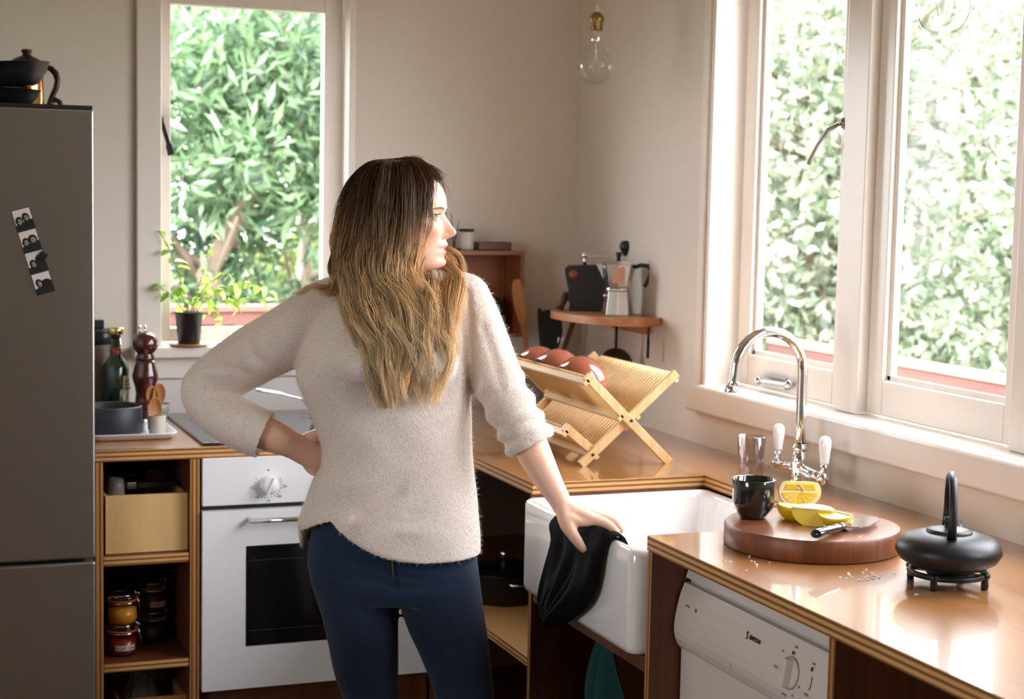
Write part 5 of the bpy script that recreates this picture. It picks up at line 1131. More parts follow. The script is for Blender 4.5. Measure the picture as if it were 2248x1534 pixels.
# ---- wool sweater
ROWS = [  # down the torso: left edge, right edge, front, back
 ((-0.0669, 0.0, 1.343)[2], (-0.0669, 0.0, 1.343)[0], (0.1044, 0.0, 1.3464)[0], -.045, .05), ((-0.1408, 0.0, 1.3267)[2], (-0.1408, 0.0, 1.3267)[0], (0.1389, 0.0, 1.3323)[0], -.075, .078), ((-0.1731, 0.0, 1.3056)[2], (-0.1731, 0.0, 1.3056)[0], (0.1485, 0.0, 1.3121)[0], -.094, .09),
 ((-0.1885, 0.0, 1.2588)[2], (-0.1885, 0.0, 1.2588)[0], (0.1502, 0.0, 1.2656)[0], -.112, .095), ((-0.2, 0.0, 1.1933)[2], (-0.2, 0.0, 1.1933)[0], (0.1533, 0.0, 1.2004)[0], -.124, .095), ((-0.2044, 0.0, 1.1558)[2], (-0.2044, 0.0, 1.1558)[0], (0.1539, 0.0, 1.163)[0], -.122, .092),
 ((-0.1873, 0.0, 1.1186)[2], (-0.1873, 0.0, 1.1186)[0], (0.1546, 0.0, 1.1255)[0], -.114, .088), ((-0.1663, 0.0, 1.0645)[2], (-0.1663, 0.0, 1.0645)[0], (0.1574, 0.0, 1.0711)[0], -.106, .085), ((-0.151, 0.0, 1.0187)[2], (-0.151, 0.0, 1.0187)[0], (0.1601, 0.0, 1.0249)[0], -.102, .085),
 ((-0.1506, 0.0, 0.9771)[2], (-0.1506, 0.0, 0.9771)[0], (0.1636, 0.0, 0.9835)[0], -.104, .09), ((-0.1691, 0.0, 0.9493)[2], (-0.1691, 0.0, 0.9493)[0], (0.166, 0.0, 0.9561)[0], -.108, .096), ((-0.1819, 0.0, 0.9092)[2], (-0.1819, 0.0, 0.9092)[0], (0.1714, 0.0, 0.9163)[0], -.115, .10),
 ((-0.1974, 0.0, 0.8623)[2], (-0.1974, 0.0, 0.8623)[0], (0.176, 0.0, 0.8699)[0], -.124, .106), ((-0.1932, 0.0, 0.8061)[2], (-0.1932, 0.0, 0.8061)[0], (0.1807, 0.0, 0.8137)[0], -.126, .108), ((-0.1881, 0.0, 0.7489)[2], (-0.1881, 0.0, 0.7489)[0], (0.1846, 0.0, 0.7564)[0], -.124, .108)]
RW = np.array(ROWS)[::-1]
HEM = [(-0.2018, 0.0, 0.8155)[0::2], (-0.1914, 0.0, 0.81)[0::2], (-0.1644, 0.0, 0.8468)[0::2], (-0.1318, 0.0, 0.8684)[0::2], (-0.1038, 0.0, 0.8804)[0::2], (-0.0801, 0.0, 0.859)[0::2], (-0.0602, 0.0, 0.8413)[0::2], (-0.0327, 0.0, 0.8237)[0::2], (-0.0053, 0.0, 0.8119)[0::2], (0.0446, 0.0, 0.8024)[0::2], (0.1039, 0.0, 0.8017)[0::2], (0.1697, 0.0, 0.7992)[0::2], (0.1885, 0.0, 0.7996)[0::2]]
zt = ROWS[0][0]; K = 96
def section(z, inset=0):
    xl, xr, yf, yb = (np.interp(z, RW[:, 0], RW[:, i]) for i in (1, 2, 3, 4)); return xl+inset, xr-inset, yf+inset, yb-inset
def tor_pt(phi, v, inset=0, lift=0):
    # phi 0 = picture right, pi/2 = towards the camera
    z = 1.0
    cx = math.cos(phi); sx = math.sin(phi); ex = .86
    xl, xr, yf, yb = section(.95); x0 = (xl+xr)/2+(xr-xl)/2*math.copysign(abs(cx)**ex, cx)
    hz = np.interp(x0, [h[0] for h in HEM], [h[1] for h in HEM]) if sx >= 0 else (-0.0043, 0.0, 0.8052)[2]
    if sx < .25 and sx >= 0: hz = hz*(sx/.25)+(-0.0042, 0.0, 0.8023)[2]*(1-sx/.25)
    hz += lift
    z = zt+(hz-zt)*v
    xl, xr, yf, yb = section(z, inset)
    return ((xl+xr)/2+(xr-xl)/2*math.copysign(abs(cx)**ex, cx), (yf if sx > 0 else -yb)*abs(sx)**ex*(1 if sx > 0 else -1)*(1 if sx > 0 else 1), z)
def tor_ring(v, inset=0, lift=0):
    r = []
    for k in range(K):
        x, y, z = tor_pt(2*PI*k/K, v, inset, lift); r.append((x, y, z))
    return r
sw = MB(); vs = [i/46 for i in range(47)]
sw.loft([tor_ring(v) for v in vs] + [tor_ring(1, .004, -.001), tor_ring(1, .011, .006), tor_ring(.97, .014), tor_ring(.9, .016)], True)
sw.sphere((-0.0581, -0.078, 1.1948), .060, 24, 16, (1.05, 1, 1)); sw.sphere((0.069, -0.078, 1.201), .060, 24, 16, (1.05, 1, 1))
limb(sw, [(-0.1597, 0.005, 1.2981), (-0.0857, 0.005, 1.321), (-0.0115, 0.005, 1.3253)], [.056, .058, .060], 14, 20)
limb(sw, [(-0.0115, 0.005, 1.3253), (0.0722, 0.0, 1.331), (0.1372, -0.002, 1.325)], [.060, .057, .055], 14, 20)
nk = MB(); 
def sleeve(mb, pts, radii, n, wall=.007, back=.055, bump=None):
    qq = path([tuple(p)+(r,) for p, r in zip(pts, radii)], n); P = [Vector(p[:3]) for p in qq]; R = [p[3] for p in qq]
    if bump: R = [r+bump(i/(n-1)) for i, r in enumerate(R)]
    Ls = [0]
    for a, b_ in zip(P, P[1:]): Ls.append(Ls[-1]+(b_-a).length)
    inner = [(p, r-wall) for p, r, l in zip(P, R, Ls) if l > Ls[-1]-back][::-1]
    PP = P+[P[-1]+(P[-1]-P[-2]).normalized()*.002]+[p for p, r in inner]; RR = R+[R[-1]-wall*.5]+[r for p, r in inner]
    rings_ = []; nrm = None
    for i, p in enumerate(PP):
        j = min(i, len(P)-1) if i < len(P) else max(0, len(P)-1-(i-len(P)))
        t = (P[min(j+1, len(P)-1)]-P[max(j-1, 0)]).normalized()
        if nrm is None: a = Vector((0, 1, 0)); nrm = (a-t*a.dot(t)).normalized()
        else: nrm = (nrm-t*nrm.dot(t)).normalized()
        bn = t.cross(nrm); rings_.append([tuple(p+(nrm*math.cos(2*PI*k/24)+bn*math.sin(2*PI*k/24))*RR[i]) for k in range(24)])
    mb.loft(rings_, True); mb.sphere(tuple(P[0]), R[0]*.99, 20, 12); return P, R
sleeve(sw, [(-0.1622, 0.004, 1.2832), (-0.216, 0.012, 1.2452), (-0.2872, 0.022, 1.2025), (-0.3493, 0.03, 1.1637), (-0.3898, 0.036, 1.1367), (-0.3948, 0.033, 1.1123), (-0.3638, 0.018, 1.0826), (-0.316, 0.002, 1.0575), (-0.2654, -0.004, 1.0377)], [.064, .066, .062, .0575, .052, .051, .0525, .0535, .0515], 60)
def rolls(u):
    return .0045*math.exp(-((u-.50)/.035)**2) - .003*math.exp(-((u-.57)/.03)**2) + .006*math.exp(-((u-.66)/.04)**2) - .005*math.exp(-((u-.735)/.02)**2) + .006*math.exp(-((u-.80)/.03)**2) - .006*math.exp(-((u-.865)/.018)**2) + .007*math.exp(-((u-.94)/.05)**2)
sleeve(sw, [(0.1391, 0.0, 1.3193), (0.1643, -0.008, 1.2665), (0.1878, -0.02, 1.2077), (0.2112, -0.032, 1.1538), (0.2361, -0.045, 1.1067), (0.2608, -0.056, 1.0661), (0.2798, -0.062, 1.034)], [.054, .054, .053, .0505, .0495, .0495, .049], 70, bump=rolls)
sv, sf = remeshed(sw, .0042, 6, .5)
# folds: shaped creases pushed along the surface
def crease(v, nrm_, pts, amp, wid):
    P = np.array(path(pts, 24)); out = np.zeros(len(v))
    d2 = np.full(len(v), 9.0)
    for a, b_ in zip(P, P[1:]):
        ab = b_-a; t = np.clip(((v-a)@ab)/(ab@ab), 0, 1); d2 = np.minimum(d2, ((v-a-t[:, None]*ab)**2).sum(1))
    return amp*np.exp(-d2/wid**2)
def vnormals(v, f):
    me = bpy.data.meshes.new('t'); me.from_pydata([tuple(x) for x in v], [], f); me.update(); n = np.empty(len(v)*3); me.vertices.foreach_get('normal', n); bpy.data.meshes.remove(me); return n.reshape(-1, 3)
vn = vnormals(sv, sf)
yf_ = -.115
CR = [([(-0.0688, -0.12, 0.8961), (-0.0329, -0.12, 0.9161), (-0.0042, -0.12, 0.9295), (0.0137, -0.12, 0.9445), (0.0243, -0.12, 0.9667)], -.010, .011), ([(-0.0596, -0.12, 0.8807), (-0.0147, -0.12, 0.9046), (0.0213, -0.12, 0.9209), (0.039, -0.12, 0.9423)], .006, .014),
      ([(-0.1251, -0.11, 0.9875), (-0.0521, -0.12, 1.0089), (0.0194, -0.12, 1.0559), (0.0906, -0.12, 1.1117)], -.004, .018), ([(-0.1294, -0.11, 0.9645), (-0.0515, -0.12, 0.9633), (0.0382, -0.12, 1.0016), (0.1183, -0.12, 1.0669)], .004, .02), ([(-0.1529, -0.1, 0.9209), (-0.0873, -0.12, 0.9351), (0.0028, -0.12, 0.9507)], -.004, .014),
      ([(0.0396, -0.12, 0.9011), (0.1118, -0.12, 0.9117), (0.1651, -0.1, 0.9366)], -.004, .014), ([(0.031, -0.12, 0.8688), (0.0948, -0.13, 0.8721), (0.1663, -0.11, 0.8833)], .004, .013), ([(0.0218, -0.12, 0.8824), (0.0945, -0.13, 0.8932), (0.1659, -0.11, 0.9063)], -.0035, .01),
      ([(-0.1778, -0.06, 1.3368), (-0.1784, -0.08, 1.2836), (-0.1884, -0.09, 1.2207), (-0.2058, -0.06, 1.1854)], -.005, .006), ([(0.1439, -0.05, 1.3427), (0.1509, -0.06, 1.2704), (0.1542, -0.07, 1.1982), (0.1566, -0.06, 1.1513)], -.006, .008),
      ([(-0.2961, -0.04, 1.2368), (-0.2813, -0.045, 1.2054), (-0.2544, -0.04, 1.1777)], -.005, .008), ([(-0.3098, -0.04, 1.2227), (-0.2996, -0.045, 1.1958), (-0.2819, -0.04, 1.1725)], .004, .008), ([(-0.3666, -0.03, 1.1837), (-0.3187, -0.04, 1.1746), (-0.2927, -0.03, 1.1555), (-0.2886, -0.02, 1.1423)], -.008, .008), ([(-0.3868, -0.02, 1.1683), (-0.337, -0.04, 1.1575), (-0.301, -0.035, 1.1392)], .006, .010), ([(-0.2441, -0.05, 1.2388), (-0.2322, -0.055, 1.2073), (-0.2208, -0.05, 1.1794)], -.003, .008),
      ([(-0.28, -0.05, 1.109), (-0.302, -0.055, 1.0768), (-0.3118, -0.05, 1.0295)], -.006, .007), ([(-0.2939, -0.05, 1.1226), (-0.3212, -0.05, 1.085), (-0.3366, -0.04, 1.0415)], .003, .008), ([(-0.2505, -0.05, 1.0957), (-0.2647, -0.058, 1.0595), (-0.2868, -0.05, 1.0068)], .003, .006),
      ([(0.1764, -0.06, 1.271), (0.2005, -0.07, 1.2083), (0.2152, -0.08, 1.1548)], -.004, .010), ([(0.1792, -0.08, 1.1358), (0.2245, -0.09, 1.1471), (0.2605, -0.07, 1.1683)], -.006, .008), ([(0.1984, -0.09, 1.0917), (0.2435, -0.1, 1.1076), (0.2885, -0.08, 1.1288)], -.006, .007), ([(0.2127, -0.1, 1.0614), (0.2529, -0.11, 1.0864), (0.3026, -0.09, 1.0984)], -.0055, .007),
      ([(-0.1457, -0.1, 1.1317), (-0.0889, -0.12, 1.0809), (-0.0161, -0.12, 1.0187)], .003, .02), ([(0.1157, -0.11, 1.2016), (0.1263, -0.115, 1.1118), (0.1279, -0.115, 1.0209)], -.003, .018)]
dsp = np.zeros(len(sv))
for p, a, w_ in CR: dsp += crease(sv, vn, p, a, w_)
rng = np.random.default_rng(3); ph = rng.random((6, 3))*6
for k in range(6): fr2 = np.array([14+7*k, 9+5*k, 11+6*k]); dsp += .0011/(1+.4*k)*np.sin(sv@np.diag(fr2)@np.ones(3)+ph[k, 0])*np.sin(sv[:, 2]*fr2[2]*.8+ph[k, 1])
sv = sv + vn*dsp[:, None]
# knit: rows of stitches, loose and a little translucent
q = NM('mohair_knit'); b = q.b; tcx = q.n('ShaderNodeTexCoord')
def noise(sc, det=3, src=None, stretch=None):
    n_ = q.n('ShaderNodeTexNoise'); n_.inputs['Scale'].default_value = sc; n_.inputs['Detail'].default_value = det
    if stretch: mpx = q.n('ShaderNodeMapping'); mpx.inputs['Scale'].default_value = stretch; q.l(tcx.outputs['Object'], mpx.inputs[0]); q.l(mpx.outputs[0], n_.inputs['Vector'])
    else: q.l(tcx.outputs['Object'], n_.inputs['Vector'])
    return n_
n1 = noise(3.2, 2); n2 = noise(420, 3, stretch=(1, 1, .6)); n3 = noise(90, 4)
r1 = q.n('ShaderNodeValToRGB'); r1.color_ramp.elements[0].position = .35; r1.color_ramp.elements[0].color = srgb(220, 206, 195); r1.color_ramp.elements[1].position = .65; r1.color_ramp.elements[1].color = srgb(238, 226, 217); q.l(n1.outputs[0], r1.inputs[0])
r2 = q.n('ShaderNodeValToRGB'); r2.color_ramp.elements[0].position = .30; r2.color_ramp.elements[0].color = (.66, .62, .59, 1); r2.color_ramp.elements[1].position = .46; r2.color_ramp.elements[1].color = (1, 1, 1, 1); q.l(n2.outputs[0], r2.inputs[0])
mx = q.n('ShaderNodeMix', data_type='RGBA', blend_type='MULTIPLY'); mx.inputs[0].default_value = .8; q.l(r1.outputs[0], mx.inputs[6]); q.l(r2.outputs[0], mx.inputs[7]); ash = q.n('ShaderNodeAttribute', attribute_name='sheer'); msh = q.n('ShaderNodeMix', data_type='RGBA'); msh.inputs[7].default_value = srgb(150, 144, 146); shm = q.n('ShaderNodeMath', operation='MULTIPLY'); q.l(ash.outputs['Fac'], shm.inputs[0]); q.l(n3.outputs[0], shm.inputs[1]); q.l(shm.outputs[0], msh.inputs[0]); q.l(mx.outputs[2], msh.inputs[6]); q.l(msh.outputs[2], b.inputs['Base Color'])
b.inputs['Roughness'].default_value = .95; b.inputs['Specular IOR Level'].default_value = .1; b.inputs['Sheen Weight'].default_value = .5; b.inputs['Sheen Roughness'].default_value = .5; b.inputs['Sheen Tint'].default_value = srgb(250, 236, 226)
bp = q.n('ShaderNodeBump'); bp.inputs['Strength'].default_value = .5; bp.inputs['Distance'].default_value = .003; ad = q.n('ShaderNodeMath', operation='ADD'); q.l(n2.outputs[0], ad.inputs[0]); q.l(n3.outputs[0], ad.inputs[1]); q.l(ad.outputs[0], bp.inputs['Height']); q.l(bp.outputs[0], b.inputs['Normal'])
m_knit = q.mat
sheer = np.zeros(len(sv))                                   # where the loose knit shows the grey top worn beneath it
for c_s, rx_, rz_, a_ in (((-0.0602, 0.0, 1.1624), .072, .036, .8), ((0.0701, 0.0, 1.1669), .072, .036, .9), ((0.0051, 0.0, 1.1553), .09, .022, .5), ((-0.0809, 0.0, 0.9321), .06, .022, .35)): sheer = np.maximum(sheer, a_*np.exp(-(((sv[:, 0]-c_s[0])/rx_)**2+((sv[:, 2]-c_s[2])/rz_)**2))*(sv[:, 1] < -.03))
swo = mesh_obj('sweater', sv, sf, [m_knit], pe, {'sheer': sheer}); swo['label'] = 'loose cream mohair sweater with pushed up sleeves'
# mohair fuzz standing off the knit
def strands(name, P, R, mat, parent, attrs=None, sides=3):
    """P: (n, m, 3) points, R: (n, m) radii -> one mesh of thin tubes"""
    n, m, _ = P.shape
    T = np.gradient(P, axis=1); T /= np.linalg.norm(T, axis=2)[..., None]+1e-9
    ref = np.array([.31, .84, .44]); N = np.cross(T, ref); N /= np.linalg.norm(N, axis=2)[..., None]+1e-9; B = np.cross(T, N)
    a = 2*PI*np.arange(sides)/sides
    V = P[:, :, None, :] + R[:, :, None, None]*(N[:, :, None, :]*np.cos(a)[None, None, :, None] + B[:, :, None, :]*np.sin(a)[None, None, :, None])
    V = V.reshape(-1, 3)
    i = np.arange(n)[:, None, None]*m*sides + np.arange(m-1)[None, :, None]*sides; k = np.arange(sides)[None, None, :]; k2 = (k+1) % sides
    F = np.stack([i+k, i+k2, i+sides+k2, i+sides+k], -1).reshape(-1, 4)
    me = bpy.data.meshes.new(name); me.vertices.add(len(V)); me.vertices.foreach_set('co', V.ravel()); me.loops.add(F.size); me.polygons.add(len(F))
    me.loops.foreach_set('vertex_index', F.ravel().astype(np.int32)); me.polygons.foreach_set('loop_start', np.arange(0, F.size, 4, dtype=np.int32)); me.polygons.foreach_set('use_smooth', np.ones(len(F), dtype=bool))
    me.update()
    for kk, A_ in (attrs or {}).items(): at_ = me.attributes.new(kk, 'FLOAT', 'POINT'); at_.data.foreach_set('value', np.repeat(A_.reshape(-1), sides).astype(np.float32))
    me.materials.append(mat); o = bpy.data.objects.new(name, me); COL.objects.link(o); o.parent = parent; return o
nf = 24000; idx = rng.integers(0, len(sv), nf); base = sv[idx]; nn = vn[idx]; tj = rng.normal(size=(nf, 3)); dr = nn*.8+tj*.55; dr /= np.linalg.norm(dr, axis=1)[:, None]
Lf = (.003+.007*rng.random(nf)**2)[:, None]; p1 = base+dr*Lf*.5; p2 = base+dr*Lf+rng.normal(size=(nf, 3))*.0015
P = np.stack([base-nn*.0005, p1, p2], 1); R = np.tile(np.array([.00022, .00016, .00006]), (nf, 1))
fz = strands('wool_fuzz', P, R, M('mohair_fibre', srgb(236, 224, 214), .8), swo); fz['kind'] = 'stuff'

# ---- jeans
jn = MB(); jr_ = [((-0.1648, 0.0, 0.8829)[2], (-0.161, 0.0, 0.883)[0], (0.1569, 0.0, 0.8895)[0], -.098, .10), ((-0.1755, 0.0, 0.8256)[2], (-0.1737, 0.0, 0.8256)[0], (0.1654, 0.0, 0.8325)[0], -.103, .115), ((-0.1789, 0.0, 0.7778)[2], (-0.1779, 0.0, 0.7778)[0], (0.1719, 0.0, 0.7849)[0], -.103, .12), ((-0.1728, 0.0, 0.73)[2], (-0.1691, 0.0, 0.7301)[0], (0.1803, 0.0, 0.7372)[0], -.098, .115), ((-0.1632, 0.0, 0.7014)[2], (-0.1538, 0.0, 0.7035)[0], (0.1779, 0.0, 0.7103)[0], -.085, .10)]
rr3 = []
for (z, xl, xr, yf2, yb2) in jr_:
    rr3.append([((xl+xr)/2+(xr-xl)/2*math.copysign(abs(math.cos(a))**.8, math.cos(a)), (yf2 if math.sin(a) > 0 else yb2)*abs(math.sin(a))**.85, z) for a in [2*PI*k/48 for k in range(48)]])
jn.loft(rr3)
limb(jn, [(-0.0868, 0.0, 0.7844), (-0.0816, 0.0, 0.7414), (-0.0697, 0.0, 0.6841), (-0.0612, -0.002, 0.6174), (-0.0535, -0.006, 0.556), (-0.041, -0.01, 0.4907), (-0.0333, -0.012, 0.4177), (-0.0254, 0.01, 0.3222), (-0.02, 0.03, 0.216), (-0.0113, 0.035, 0.0291)], [.088, .087, .081, .0735, .0675, .0575, .054, .053, .05, .04], 50, 28)
limb(jn, [(0.0872, 0.0, 0.7879), (0.0947, 0.0, 0.7307), (0.106, -0.002, 0.6747), (0.1241, -0.005, 0.6162), (0.1403, -0.008, 0.5576), (0.1537, -0.01, 0.4947), (0.1673, -0.012, 0.4218), (0.176, 0.01, 0.3264), (0.1813, 0.03, 0.2201), (0.1894, 0.035, 0.0332)], [.085, .0855, .083, .0745, .0665, .0605, .056, .054, .05, .04], 50, 28)
jv, jf = remeshed(jn, .005, 6, .5); jnn = vnormals(jv, jf); dj = np.zeros(len(jv))
for p, a, w_ in [([(0.0113, -0.11, 0.8017), (0.0674, -0.1, 0.7867), (0.1215, -0.09, 0.7994)], -.004, .008), ([(0.0109, -0.1, 0.7744), (0.0768, -0.1, 0.7664), (0.1397, -0.08, 0.7882)], -.0035, .008), ([(0.0113, -0.1, 0.7484), (0.077, -0.1, 0.7497), (0.1493, -0.08, 0.765)], -.003, .009), ([(-0.001, -0.1, 0.776), (-0.0423, -0.1, 0.7937), (-0.088, -0.1, 0.8067)], -.004, .009), ([(0.0021, -0.1, 0.7528), (-0.0511, -0.1, 0.7657), (-0.1161, -0.09, 0.7667)], -.0035, .010), ([(0.0773, -0.08, 0.6623), (0.1329, -0.09, 0.668), (0.1693, -0.07, 0.6577)], -.003, .005), ([(0.005, -0.11, 0.8616), (0.0094, -0.11, 0.8063), (0.0107, -0.09, 0.7366)], -.005, .006), ([(-0.0886, -0.07, 0.5692), (-0.0505, -0.08, 0.554), (-0.0051, -0.07, 0.5614)], -.003, .008)]: dj += crease(jv, jnn, p, a, w_)
jv = jv+jnn*dj[:, None]
q = NM('denim'); b = q.b; tcx = q.n('ShaderNodeTexCoord')
n1 = noise(2.5, 3); n2 = noise(900, 2, stretch=(1, 1, .25)); r1 = q.n('ShaderNodeValToRGB'); r1.color_ramp.elements[0].position = .35; r1.color_ramp.elements[0].color = srgb(22, 32, 50); r1.color_ramp.elements[1].position = .7; r1.color_ramp.elements[1].color = srgb(46, 66, 96); q.l(n1.outputs[0], r1.inputs[0])
mx = q.n('ShaderNodeMix', data_type='RGBA', blend_type='MULTIPLY'); mx.inputs[0].default_value = .5; q.l(r1.outputs[0], mx.inputs[6]); q.l(n2.outputs[0], mx.inputs[7]); q.l(mx.outputs[2], b.inputs['Base Color']); b.inputs['Roughness'].default_value = .85; b.inputs['Specular IOR Level'].default_value = .15; b.inputs['Sheen Weight'].default_value = .15
jo = mesh_obj('jeans', jv, jf, [q.mat], pe); jo['label'] = 'slim dark blue denim jeans'
MB().tube([(0.0019, -0.112, 0.8389), (0.0048, -0.108, 0.8011), (0.0074, -0.1, 0.7669)], .0012, 6).build('fly_seam', M('seam_thread', srgb(120, 92, 60), .8), pe)
# shoes, out of the picture
for (x, y) in (((-0.0077, 0.0, 0.0447)[0], .02), ((0.1899, 0.0, 0.0488)[0], .02)):
    s_ = MB(); s_.loft([[(x+w_*math.cos(2*PI*k/20), y-.05+l*math.sin(2*PI*k/20), z) for k in range(20)] for (w_, l, z) in ((.042, .115, 0), (.046, .12, .012), (.044, .115, .035), (.038, .075, .06), (.036, .05, .085))]); s_.build('shoe', M('brown_leather', srgb(70, 46, 32), .4), pe)

# ---- hair: about five thousand strands in wavy locks, dark at the roots and blonde below
q = NM('hair'); b = q.b; ag = q.n('ShaderNodeAttribute', attribute_name='along'); as_ = q.n('ShaderNodeAttribute', attribute_name='tone')
rp_ = q.n('ShaderNodeValToRGB'); els = rp_.color_ramp.elements; els[0].position = .0; els[0].color = srgb(104, 76, 54); els[1].position = 1.0; els[1].color = srgb(248, 228, 190)
for p_, c2 in ((.18, srgb(118, 86, 60)), (.36, srgb(184, 146, 104)), (.52, srgb(232, 200, 150)), (.78, srgb(246, 222, 178))): e_ = els.new(p_); e_.color = c2
q.l(ag.outputs['Fac'], rp_.inputs[0]); mt_ = q.n('ShaderNodeMath', operation='MULTIPLY_ADD'); mt_.inputs[1].default_value = .75; mt_.inputs[2].default_value = .62; q.l(as_.outputs['Fac'], mt_.inputs[0])
mx = q.n('ShaderNodeMix', data_type='RGBA', blend_type='MULTIPLY'); mx.inputs[0].default_value = 1; q.l(rp_.outputs[0], mx.inputs[6]); q.l(mt_.outputs[0], mx.inputs[7]); q.l(mx.outputs[2], b.inputs['Base Color'])
b.inputs['Roughness'].default_value = .36; b.inputs['Specular IOR Level'].default_value = .5
trl = q.n('ShaderNodeBsdfTranslucent'); q.l(mx.outputs[2], trl.inputs[0]); mxs = q.n('ShaderNodeMixShader'); mxs.inputs[0].default_value = .42; q.l(b.outputs[0], mxs.inputs[1]); q.l(trl.outputs[0], mxs.inputs[2]); q.l(mxs.outputs[0], q.out.inputs[0])
m_hair = q.mat
HLV = [  # level: left edge, right edge, distance in front of the body plane at middle
 ((-0.0349, 0.0, 1.5977), (0.0184, 0.0, 1.6006), -.020), ((-0.0642, 0.0, 1.5879), (0.0424, 0.0, 1.591), -.048), ((-0.0861, 0.0, 1.5692), (0.0602, 0.0, 1.574), -.066), ((-0.1032, 0.0, 1.5377), (0.0634, 0.0, 1.5429), -.080), ((-0.1147, 0.0, 1.4916), (0.0613, 0.0, 1.5025), -.088), ((-0.1235, 0.0, 1.4454), (0.0563, 0.0, 1.4656), -.094), ((-0.1277, 0.0, 1.4038), (0.0431, 0.0, 1.4229), -.099), ((-0.1208, 0.0, 1.3577), (0.0475, 0.0, 1.3749), -.108),
 ((-0.1111, 0.0, 1.3162), (0.0833, 0.0, 1.334), -.124), ((-0.0958, 0.0, 1.27), (0.1118, 0.0, 1.2881), -.138), ((-0.0804, 0.0, 1.2237), (0.1256, 0.0, 1.2418), -.148), ((-0.0668, 0.0, 1.1726), (0.1163, 0.0, 1.1847), -.153), ((-0.0586, 0.0, 1.1118), (0.108, 0.0, 1.1227), -.153)]
HL = np.array([[l[0], r[0], d, (l[2]+r[2])/2, l[2], r[2]] for l, r, d in HLV]); NLV = len(HL); lv = np.arange(NLV)
def hair_pts(a, lay, tmax, lock_ph, amp, n=23):
    """a: 0 back .. 1 face edge; lay: 0 outside .. 1 inside; tmax: where the strand ends (level units)"""
    t = np.linspace(0, 1, n)[None, :]*tmax[:, None]
    xl, xr, d, zl, zr = (np.interp(t, lv, HL[:, i]) for i in (0, 1, 2, 4, 5))
    x = xl+(xr-xl)*a[:, None]; z = zl+(zr-zl)*a[:, None]
    bulge = np.clip(1-(2*a[:, None]-1)**2, 0, 1)**.5                     # round over the side of the head
    y = d*(.35+.65*bulge) + lay[:, None]*.030*np.clip(t/2, 0, 1)
    below = np.clip((t-6.5)/2.5, 0, 1); y = y*(1-below) + (d*(.80+.20*bulge)+lay[:, None]*.035)*below
    wv = np.clip((t-3.0)/6, 0, 1)**1.1
    x = x + amp[:, None]*wv*np.sin(lock_ph[:, None]+t*2.6); y = y + .6*amp[:, None]*wv*np.cos(lock_ph[:, None]*1.7+t*2.2)
    return np.stack([x, y, z], -1), t
hr = np.random.default_rng(11)
zal = lambda z: (1.578-z)/.36
nl_ = 120; la_ = (np.arange(nl_)+hr.random(nl_)*.9)/nl_; hr.shuffle(la_); lph = hr.random(nl_)*6.28; lamp = .005+.010*hr.random(nl_); llay = hr.random(nl_)
def lend(a): return np.interp(a, [0, .1, .2, .32, .42, .55, .7, .85, 1], [8.2, 9.3, 10.8, 11.4, 10.9, 10.0, 9.9, 10.0, 9.5])
lt = lend(la_)+hr.normal(size=nl_)*.85
ns = 8200; li = hr.integers(0, nl_, ns); a = np.clip(la_[li]+hr.normal(size=ns)*.011, 0.0, 1.0); lay = np.clip(llay[li]*.75+hr.random(ns)*.25, 0, 1)
pts_, tt = hair_pts(a, lay, np.minimum(lt[li]+hr.normal(size=ns)*.5, 12.0), lph[li]+hr.normal(size=ns)*.18, lamp[li]*(1+.15*hr.normal(size=ns)))
conv_ = np.clip((tt-8)/4, 0, 1)[..., None]; off = hr.normal(size=(ns, 1, 3))*np.array([.0035, .003, .0]); pts_ = pts_+off*(1-.35*conv_)
Rh = .00062*np.ones_like(tt)*(1-.75*np.linspace(0, 1, tt.shape[1])**5)
lal = hr.normal(size=(nl_, 1))*.085; ltn = hr.random((nl_, 1)); al = zal(pts_[..., 2])+hr.normal(size=(ns, 1))*.07+lal[li]; tn = np.repeat(np.clip(hr.random((ns, 1))*.6+.55*ltn[li]-.05, 0, 1), tt.shape[1], 1)
ho = strands('hair', pts_, Rh, m_hair, pe, {'along': np.clip(al, 0, 1), 'tone': tn}); ho['kind'] = 'stuff'; ho['label'] = 'long wavy hair, brown roots fading to blonde ends'
# under layer that closes the gaps, cap over the crown and the far side
def lock_group(name, guides, n, spread, r, t0, t1, seed, wave=.004):
    g = np.random.default_rng(seed); k = g.integers(0, len(guides), n); m = 18
    G = np.array([path(gd, m) for gd in guides])[k]; u = np.linspace(0, 1, m)[None, :, None]
    cut = (.62+.38*g.random((n, 1, 1))) if name == 'crown_hair' else (.8+.2*g.random((n, 1, 1)))
    ui = (u*cut*(m-1))[..., 0]; i0 = np.clip(ui.astype(int), 0, m-2); fr3 = (ui-i0)[..., None]; ar_ = np.arange(n)[:, None]; G = G[ar_, i0]*(1-fr3)+G[ar_, i0+1]*fr3
    Pp = G + g.normal(size=(n, 1, 3))*np.array(spread)*(.4+.6*u) + wave*np.clip(u*1.5-.2, 0, 1)*np.sin(u*11+g.random((n, 1, 1))*1.2+k[:, None, None]*1.3)*np.array([1, .7, .2])
    Rr = r*np.ones((n, m))*(1-.75*np.linspace(0, 1, m)**4); aa = np.clip(zal(Pp[..., 2])+t0+g.normal(size=(n, 1))*.1, 0, 1)
    st_ = strands(name, Pp, Rr, m_hair, ho, {'along': aa, 'tone': np.repeat(.2+.7*g.random((n, 1)), m, 1)}); st_['kind'] = 'stuff'; return st_
